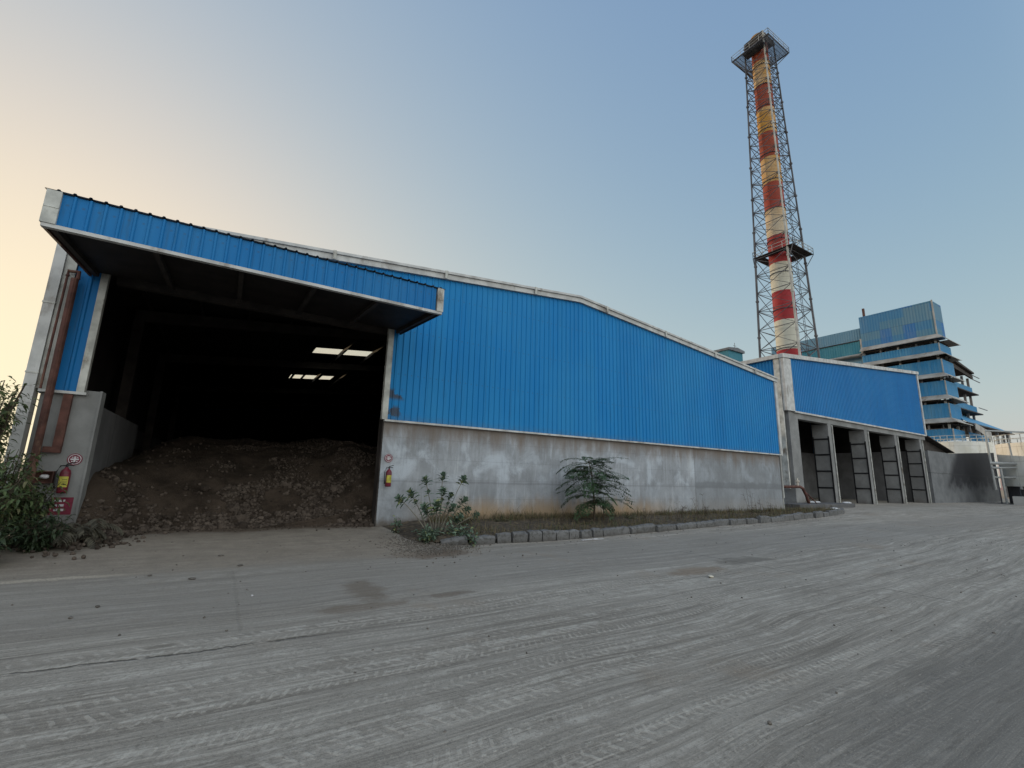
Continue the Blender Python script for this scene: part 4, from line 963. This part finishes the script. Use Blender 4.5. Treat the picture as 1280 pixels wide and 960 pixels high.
# ------------------------------------------------------------------ vegetation
def leaf(m, p, d, up_, L, W, fold=.25, curl=.15):
    """pointed oval leaf of 8 verts, folded on the midrib"""
    d = d.normalized(); s = d.cross(up_)
    if s.length < 1e-3: s = d.cross(Vector((1, 0, 0)))
    s.normalize(); n = s.cross(d).normalized()
    k = len(m.v)
    a = p; b = p+d*L*.35-n*curl*L*.1; c_ = p+d*L*.72-n*curl*L*.35; e = p+d*L-n*curl*L
    w1, w2 = W*.5, W*.38
    m.v += [tuple(a), tuple(b), tuple(c_), tuple(e), tuple(b+s*w1+n*fold*w1), tuple(c_+s*w2+n*fold*w2), tuple(b-s*w1+n*fold*w1), tuple(c_-s*w2+n*fold*w2)]
    m.f += [(k, k+4, k+1), (k+1, k+4, k+5, k+2), (k+2, k+5, k+3), (k, k+1, k+6), (k+1, k+2, k+7, k+6), (k+2, k+3, k+7)]
def rv(s=1.0): return Vector((rnd.gauss(0, s), rnd.gauss(0, s), rnd.gauss(0, s)))
def shrub(label, x, y, h, spread, nst, mat, L, W, per=26, droop=.2, lean=(0, 0), cat='shrub', group=None, bare=0.0, stem='stem', name='shrub'):
    z0 = gz(x, y); t = thing(name, label, cat, (x, y, z0), group)
    ms, ml = MB(), MB()
    for s in range(nst):
        a = rnd.uniform(0, 2*math.pi); tip = Vector((math.cos(a)*spread*rnd.uniform(.2, 1)+lean[0], math.sin(a)*spread*rnd.uniform(.2, 1)+lean[1], h*rnd.uniform(.55, 1)))
        b = Vector((rnd.uniform(-.1, .1)*spread, rnd.uniform(-.1, .1)*spread, 0)); mid = b.lerp(tip, .5)+Vector((0, 0, h*.12))+rv(.03)
        pts = [b.lerp(mid, q)*(1-q)+mid.lerp(tip, q)*q if False else (b*(1-q)*(1-q)+mid*2*q*(1-q)+tip*q*q) for q in (0, .2, .4, .6, .8, 1)]
        ms.tube(pts, [.012*(1-.8*q/5)*max(.6, h) for q in range(6)], 5, cap=False)
        for k in range(per):
            q = bare+(1-bare)*rnd.random()**.8; p = b*(1-q)**2+mid*2*q*(1-q)+tip*q*q
            dd = Vector((rnd.gauss(0, 1), rnd.gauss(0, 1), rnd.gauss(.25-droop*2, .5)))
            # side twig with several leaves
            tw = p+dd.normalized()*rnd.uniform(.02, .14)*h**.5; ms.tube([p, tw], [.003, .002], 3, cap=False) if rnd.random() < .5 else None
            leaf(ml, tw, dd+rv(.35), Vector((0, 0, 1))+rv(.3), L*rnd.uniform(.6, 1.15), W*rnd.uniform(.7, 1.2), .25, rnd.uniform(0, .5)+droop)
    ms.build('stems', M[stem], t); ml.build('leaves', M[mat], t)
    return t
shrub('dense dark green shrub spilling out at the left edge of the photo', -3.35, 11.0, 1.55, .75, 34, 'leaf_bush', .15, .045, 46)
shrub('leafy green shrub growing in front of the left pillar', -2.95, 12.0, 1.15, .50, 26, 'leaf_bush', .13, .045, 42)
shrub('tall green shrub against the white downpipe at the left edge', -3.85, 12.0, 3.0, .60, 30, 'leaf_bush', .15, .045, 60)
shrub('loose leafy shrub standing tallest in front of the rusty pipes', -3.25, 11.75, 1.75, .42, 22, 'leaf_bush', .14, .045, 44)
shrub('low dark green shrub in the lower left corner by the road', -3.0, 10.3, .62, .62, 30, 'leaf_dark', .13, .045, 40)
shrub('low dark shrub between the pillar and the doorway spill', -2.55, 11.4, .60, .45, 24, 'leaf_dark', .12, .04, 36)
shrub('second low shrub spreading behind the roadside leaves on the left', -3.5, 10.6, .9, .6, 26, 'leaf_dark', .14, .04, 40)
def compound_branch(ml, ms, p0, d, L, n, lw, lL, droop):
    """arching branch with paired drooping leaflets"""
    pts = []; p = p0.copy(); dd = d.normalized()
    for i in range(n): pts.append(p.copy()); p = p+dd*L/n; dd = (dd+Vector((0, 0, -droop/n))).normalized()
    ms.tube(pts, [.006*(1-.8*i/n) for i in range(n)], 4, cap=False)
    for i in range(1, n):
        t = (pts[i]-pts[i-1]).normalized(); s = t.cross(Vector((0, 0, 1))).normalized()
        for sg in (-1, 1): leaf(ml, pts[i], t*.5+s*sg+Vector((0, 0, -.35)), Vector((0, 0, 1))+rv(.15), lL*rnd.uniform(.8, 1.1), lw, .2, .3)
t = thing('drooping_plant', 'dry grey green plant with long paired drooping leaves beside the left pillar foot', 'plant', (-2.2, 11.9, gz(-2.2, 11.9)))
ms, ml = MB(), MB()
for k in range(26):
    a = rnd.uniform(-2.8, .6); compound_branch(ml, ms, Vector((rnd.uniform(-.3, .3), rnd.uniform(-.4, .3), rnd.uniform(.1, .40))), Vector((math.cos(a), math.sin(a), rnd.uniform(.2, .9))), rnd.uniform(.35, .62), 12, .036, .16, 1.7)
ms.build('stems', M['stem'], t); ml.build('leaves', M['leaf_dry'], t)
# big-leaf shrub by the wall (rosettes on bare stems)
t = thing('milkweed_bush', 'bush with pale stems and rosettes of thick leaves at the long wall', 'bush', (4.62, 10.75, gz(4.6, 10.75)+.1))
ms, ml = MB(), MB()
def rosette(p, d, s, n=11):
    for k in range(n):
        a = k*2.4; q = k/n
        s1 = d.cross(Vector((0, 1, .1))).normalized(); s2 = d.cross(s1).normalized()
        s = s*1.0; dd = (s1*math.cos(a)+s2*math.sin(a))*(1.05-q*.5)+d*(.1+q*.9)
        leaf(ml, p-d*.10*(1-q)*s*5, dd, d+rv(.1), s*rnd.uniform(.8, 1.1)*(1.05-.45*q), s*.50, .15, .25)
for (dx, dz, dy, s) in ((-.92, .80, -.1, .15), (-.62, .92, .1, .16), (-.33, 1.22, 0, .15), (.12, 1.32, .1, .16), (.06, .98, -.15, .15), (.62, 1.25, .05, .155), (.62, .78, -.1, .15), (-.10, .70, -.2, .17), (.28, .62, -.2, .17), (-.35, .62, -.1, .15), (.42, .40, -.3, .16), (1.0, .42, 0, .11), (.30, .88, 0, .14), (.8, .55, .1, .12)):
    dx *= 1.12; dz *= 1.08; tip = Vector((dx, dy, dz)); b = Vector((dx*.22+rnd.uniform(-.05, .05), dy*.2, 0)); mid = b.lerp(tip, .5)+Vector((-dx*.10, 0, .05))
    pts = [b*(1-q)**2+mid*2*q*(1-q)+tip*q*q for q in (0, .25, .5, .75, 1)]; ms.tube(pts, [.015, .013, .011, .009, .007], 6, cap=False)
    d = (pts[-1]-pts[-2]).normalized(); rosette(tip, d, s*1.3, 13); rosette(tip-d*.10, d, s*1.15, 7)
    if rnd.random() < .6: rosette(pts[3], d, s*1.05, 8)
ms.build('stems', M['stem_grey'], t); ml.build('leaves', M['leaf_calo'], t)
for i, (x, y, h, sp_, lab) in enumerate(((4.25, 10.35, .34, .42, 'low grey green clump of round leaves at the foot of the thick-leaved bush'), (4.95, 10.25, .38, .42, 'low leafy clump behind the first kerb stones'), (5.05, 9.62, .30, .12, 'small leafy sprout hanging over the sunken kerb stone'), (3.95, 11.7, .42, .12, 'small pale sprout at the right foot of the doorway'))):
    shrub(lab, x, y, h, sp_, 16 if i < 2 else 6, 'leaf_calo', .10, .06, 16 if i < 2 else 8, droop=.1, cat='plant', name='weed_clump')
# feathery small tree
t = thing('small_tree', 'small dark tree with feathery drooping fronds in front of the long concrete wall', 'tree', (10.6, 11.75, gz(10.6, 11.75)+.1))
ms, ml = MB(), MB()
ms.tube([(0, 0, 0), (.02, 0, .5), (-.02, .0, 1.0), (-.1, 0, 1.6), (-.25, 0, 2.0)], [.035, .03, .024, .015, .008], 8)
ms.tube([(.45, .05, 0), (.47, .05, .4), (.42, 0, .9)], [.016, .013, .006], 6)
ms.build('trunk', M['stem'], t); ms = MB()
def frond(p, d, L, droop, n=16):
    dd = d.normalized(); q = p.copy(); pts = [q.copy()]
    for i in range(n): q = q+dd*L/n; dd = (dd+Vector((0, 0, -droop/n))).normalized(); pts.append(q.copy())
    ms.tube(pts, [.006*(1-.85*i/n) for i in range(n+1)], 3, cap=False)
    for i in range(2, n+1):
        tdir = (pts[i]-pts[i-1]).normalized(); s = tdir.cross(Vector((0, 0, 1))).normalized(); pl_ = L*.17*math.sin(math.pi*(.25+.72*i/n))+.03
        for sg in (-1, 1):
            base = pts[i]; pd = (tdir*.55+s*sg+Vector((0, 0, rnd.uniform(-.35, .05)))).normalized()
            for k in range(6):   # leaflets on each pinna
                pp = base+pd*pl_*(k+1)/6; leaf(ml, pp, pd*.6+tdir*rnd.choice((-1, 1))+rv(.15), Vector((0, 0, 1)), .075, .028, .1, .1)
for k in range(78):
    z = rnd.uniform(.45, 1.95) if k > 8 else rnd.uniform(1.5, 2.0); a = rnd.uniform(0, 2*math.pi)
    base = Vector((-.02 if z < 1 else -.02-.22*(z-1), 0, z)); e = rnd.uniform(-.05, .55)
    frond(base, Vector((math.cos(a)*1.15, math.sin(a)*.75, e)), rnd.uniform(.65, 1.35)*(1.15-.25*abs(z-1.1)), rnd.uniform(.6, 1.2))
for (dx, dz, L) in ((-1, .55, 1.2), (-.8, .8, 1.0), (1, .25, 1.55), (1, .0, 1.75), (1, .4, 1.3), (-1, .1, 1.25), (.9, .55, 1.1)): frond(Vector((-.1, 0, 1.2)), Vector((dx, -.15, dz)), L, .8, 20)
ms.build('branches', M['stem'], t); ml.build('fronds', M['leaf_feather'], t)
# weeds along kerb
def blades(name, spots, mat, label):
    m = MB()
    for (x, y, z, h) in spots:
        d = Vector((rnd.gauss(0, .28), rnd.gauss(0, .2), 1)).normalized(); s = Vector((rnd.uniform(-1, 1), rnd.uniform(-1, 1), 0)).normalized()*.006
        b = Vector((x, y, z)); c1 = b+d*h*.6; c2 = b+d*h+Vector((rnd.gauss(0, .22), rnd.gauss(0, .1), -.05))*h
        k = len(m.v); m.v += [tuple(b-s), tuple(b+s), tuple(c1+s*.8), tuple(c1-s*.8), tuple(c2)]; m.f += [(k, k+1, k+2, k+3), (k+3, k+2, k+4)]
    o = m.build(name, M[mat]); tag(o, label, 'grass', kind='stuff')
sp = []
for _ in range(15000):
    x = rnd.uniform(5.2, 28.3); d = mnoise.noise(Vector((x*.8, 0, 5)))
    if d < -.05 and rnd.random() < .7: continue
    y0 = kerb_y(x)+.17; y = y0+abs(rnd.gauss(0, .55)) if rnd.random() < .45 else 12.95-abs(rnd.gauss(0, .35))
    if y > 12.95: continue
    h = rnd.uniform(.05, .24)*(1.0 if rnd.random() < .90 else 2.0)*(1.25 if x < 9 else 1)
    sp.append((x, y, gz(x, y)+.10, h))
blades('grass', sp, 'leaf_drygrass', 'short dry grass on the verge between kerb and concrete wall')
def dryweed(x, y, h, n, label, mat='stem', leaves=12, arch=False):
    t = thing('dry_weed', label, 'weed', (x, y, gz(x, y)+.08), 'dry weeds on the verge'); ms, ml = MB(), MB()
    for k in range(n):
        a = rnd.gauss(0, .16); b = rnd.gauss(0, .12); hh = h*rnd.uniform(.5, 1)
        pts = [Vector((rnd.uniform(-.2, .2)*(n > 2), 0, 0))]
        for i in range(5): pts.append(pts[-1]+Vector((a+(i*.12 if arch else 0), b, 1)).normalized()*hh/5+rv(.012)-(Vector((0, 0, hh*.05*i)) if arch else Vector()))
        ms.tube(pts, [.008, .007, .006, .005, .004, .003], 4, cap=False)
        for _ in range(leaves):
            i = rnd.randrange(1, 6); p = pts[i]; q = p+Vector((rnd.gauss(0, .08), rnd.gauss(0, .05), rnd.uniform(.0, .1))); ms.tube([p, q], [.003, .002], 3, cap=False); leaf(ml, q, rv(1), Vector((0, 0, 1)), .04, .015)
    ms.build('stems', M[mat], t); ml.build('leaves', M['leaf_drygrass'], t)
for (px, py, h, lab) in ((5.9, 11.9, .30, 'low dusty weed clump against the wall foot left of the tree'), (7.3, 12.3, .26, 'small weed clump at the ochre stained foot of the wall'), (8.2, 10.4, .22, 'low weed clump just behind the short kerb stones'), (9.6, 11.0, .26, 'low weeds at the left foot of the small tree'), (12.4, 11.9, .30, 'low green weed clump right of the small tree'), (16.9, 12.2, .34, 'dusty weed clump under the vertical joint of the wall'), (20.9, 12.3, .32, 'dusty weed clump before the darker wall panel')):
    shrub(lab, px, py, h, .38, 18, 'leaf_verge', .07, .028, 16, droop=.1, cat='weed', name='weed_clump')
for (px, py, h, n, lab, ar) in ((11.9, 10.9, .5, 3, 'thin dry stalks just right of the small tree', 0), (12.6, 11.2, .55, 3, 'short dark dry stalks a step right of the small tree', 0), (13.4, 10.7, .95, 1, 'single tall dry stalk rising in front of the wall right of the tree', 0),
        (14.6, 11.5, 1.0, 6, 'arching dry weed clump midway along the kerb', 1), (15.3, 11.2, .95, 3, 'dark upright stalks beside the arching weed', 0), (16.4, 11.6, .5, 5, 'dry low weed by the vertical joint of the wall', 0), (17.4, 11.3, .45, 5, 'low dry weed just right of the wall joint', 0),
        (18.9, 11.3, 1.15, 4, 'tall thin twiggy weed in front of the darker wall panel', 0), (19.8, 11.5, 1.0, 3, 'pair of tall bare stalks in front of the darker wall panel', 0), (21.4, 11.9, .55, 4, 'low dry stalks near the right end of the long wall', 0), (23.0, 12.0, .6, 4, 'dry stalks at the right end of the long wall', 0), (8.8, 11.0, .45, 5, 'dry stalks just left of the small tree', 0), (28.3, 12.4, .4, 4, 'dry stalks at the far end of the kerb', 0)):
    dryweed(px, py, h, n, lab, arch=bool(ar))
# airy tree at left behind the shed corner
t = thing('roadside_tree', 'airy light green tree with fine leaves behind the downpipe at the left edge', 'tree', (-5.6, 15.6, .17))
ms = MB(); ms.tube([(0, 0, 0), (.05, 0, 1.0), (.15, 0, 2.0), (.5, 0, 2.7)], [.07, .06, .045, .02], 8); ms.build('trunk', M['stem'], t); ms, ml = MB(), MB()
for k in range(44):
    z = rnd.uniform(.6, 2.7); a = rnd.uniform(0, 2*math.pi); b = Vector((.05+.1*z, 0, z)); L = rnd.uniform(.7, 1.3)
    if k < 14: a = rnd.uniform(-.8, .8)
    d = Vector((math.cos(a), math.sin(a), rnd.uniform(.1, .9))).normalized(); pts = [b+d*L*i/5+rv(.03) for i in range(6)]; ms.tube(pts, [.014, .011, .009, .006, .004, .002], 4, cap=False)
    for _ in range(130):
        i = rnd.choice((1, 2, 3, 4, 4, 5, 5)); p = pts[i]+rv(.10); leaf(ml, p, rv(1), Vector((0, 0, 1)), rnd.uniform(.05, .10), .03)
ms.build('branches', M['stem'], t); ml.build('crown', M['leaf_sun'], t)

# ------------------------------------------------------------------ small debris
def stone(x, y, s, label, mat, flat=.4, cat='stone'):
    o = lumps([(0, 0, 0, 1)], 'stone', mat); o.scale = (s, s*.7, s*flat); o.location = (x, y, gz(x, y)+s*flat*.45); o.rotation_euler.z = rnd.uniform(0, 3)
    m_ = o.modifiers.new('s', 'SUBSURF'); m_.levels = 1; m_.render_levels = 1
    tag(o, label, cat, 'loose pieces lying on the road'); return o
M['stone'] = plain('grey_brown_stone', (.12, .105, .09), .4, .9, 20.)
M['palestone'] = plain('pale_stone', (.46, .42, .34), .25, .9, 20.)
stone(7.35, 5.22, .10, 'pale flat stone on the road right of the middle', M['palestone'], .35)
stone(-.15, 8.5, .09, 'flat brown stone on the road nearest the doorway stain', M['stone'], .3); stone(.48, 9.3, .09, 'flat brown stone on the road below the middle of the doorway', M['stone'], .3)
stone(.2, 10.2, .07, 'small dark stone on the apron close to the heap', M['stone'], .4); stone(-.70, 9.0, .06, 'small brown stone on the apron left of the others', M['stone'], .4)
stone(.55, 7.1, .025, 'tiny white pebble on the road in front of the doorway', M['signwhite'], .8); stone(3.3, 8.0, .03, 'tiny dark pebble near the kerb end', M['stone'], .6)
stone(-1.0, 7.3, .05, 'small dark pebble on the left part of the road', M['stone'], .5); stone(-1.15, 6.9, .045, 'another small dark pebble further left on the road', M['stone'], .5)
def bag(x, y, z, s, label):
    m = MB(); n = 10
    for i in range(n+1):
        for j in range(n):
            th = 2*math.pi*j/n; f = math.sin(math.pi*i/n)**.6; v = Vector((math.cos(th)*f, math.sin(th)*f, -math.cos(math.pi*i/n)*.45)); v *= 1+.5*mnoise.noise(v*2.3+Vector((x, y, 0))); m.v.append(tuple(v*s))
    for i in range(n):
        for j in range(n): j2 = (j+1) % n; m.f.append((i*n+j, i*n+j2, (i+1)*n+j2, (i+1)*n+j))
    o = m.build('plastic_bag', M['plastic']); o.location = (x, y, z+s*.35); o.scale = (1.5, 1, .8); tag(o, label, 'litter', 'white plastic litter by the bays')
bag(36.6, 17.2, .17, .38, 'crumpled white plastic bag inside the first bay, left of its column'); bag(40.9, 16.9, .17, .30, 'white plastic bag at the right foot of the first strapped column'); bag(31.0, 13.5, .2, .16, 'small white plastic scrap on the dark plinth edge')
m = MB(); m.bar((8.15, 9.52, .035), (8.95, 9.56, .03), .05, .015); m.bar((8.5, 9.5, .05), (8.75, 9.6, .04), .04, .012)
tag(m.build('plastic_strip', M['signwhite']), 'thin white plastic strip lying at the foot of the short kerb stones', 'litter')
# leaf litter and grit on the road
sp = []
for _ in range(420):
    x = rnd.uniform(-3, 26); y = rnd.uniform(1.5, 9.4)
    if rnd.random() < .6: y = kerb_y(max(x, 4.3))-abs(rnd.gauss(0, .25))-.05
    if x < 3.8 and y > 9: y = rnd.uniform(4, 13); 
    s = rnd.uniform(.006, .018); sp.append((x, y, gz(x, y)+s*.3, s))
for _ in range(1500):
    x = rnd.gauss(4.1, .45); y = rnd.gauss(10.0, .55); s = rnd.uniform(.006, .022); sp.append((x, y, gz(x, y)+s*.4+.03*(x > 4.2), s))
o = lumps(sp, 'grit', M['stone']); tag(o, 'scattered grit and crumbs on the road and by the doorway corner', 'grit', kind='stuff')
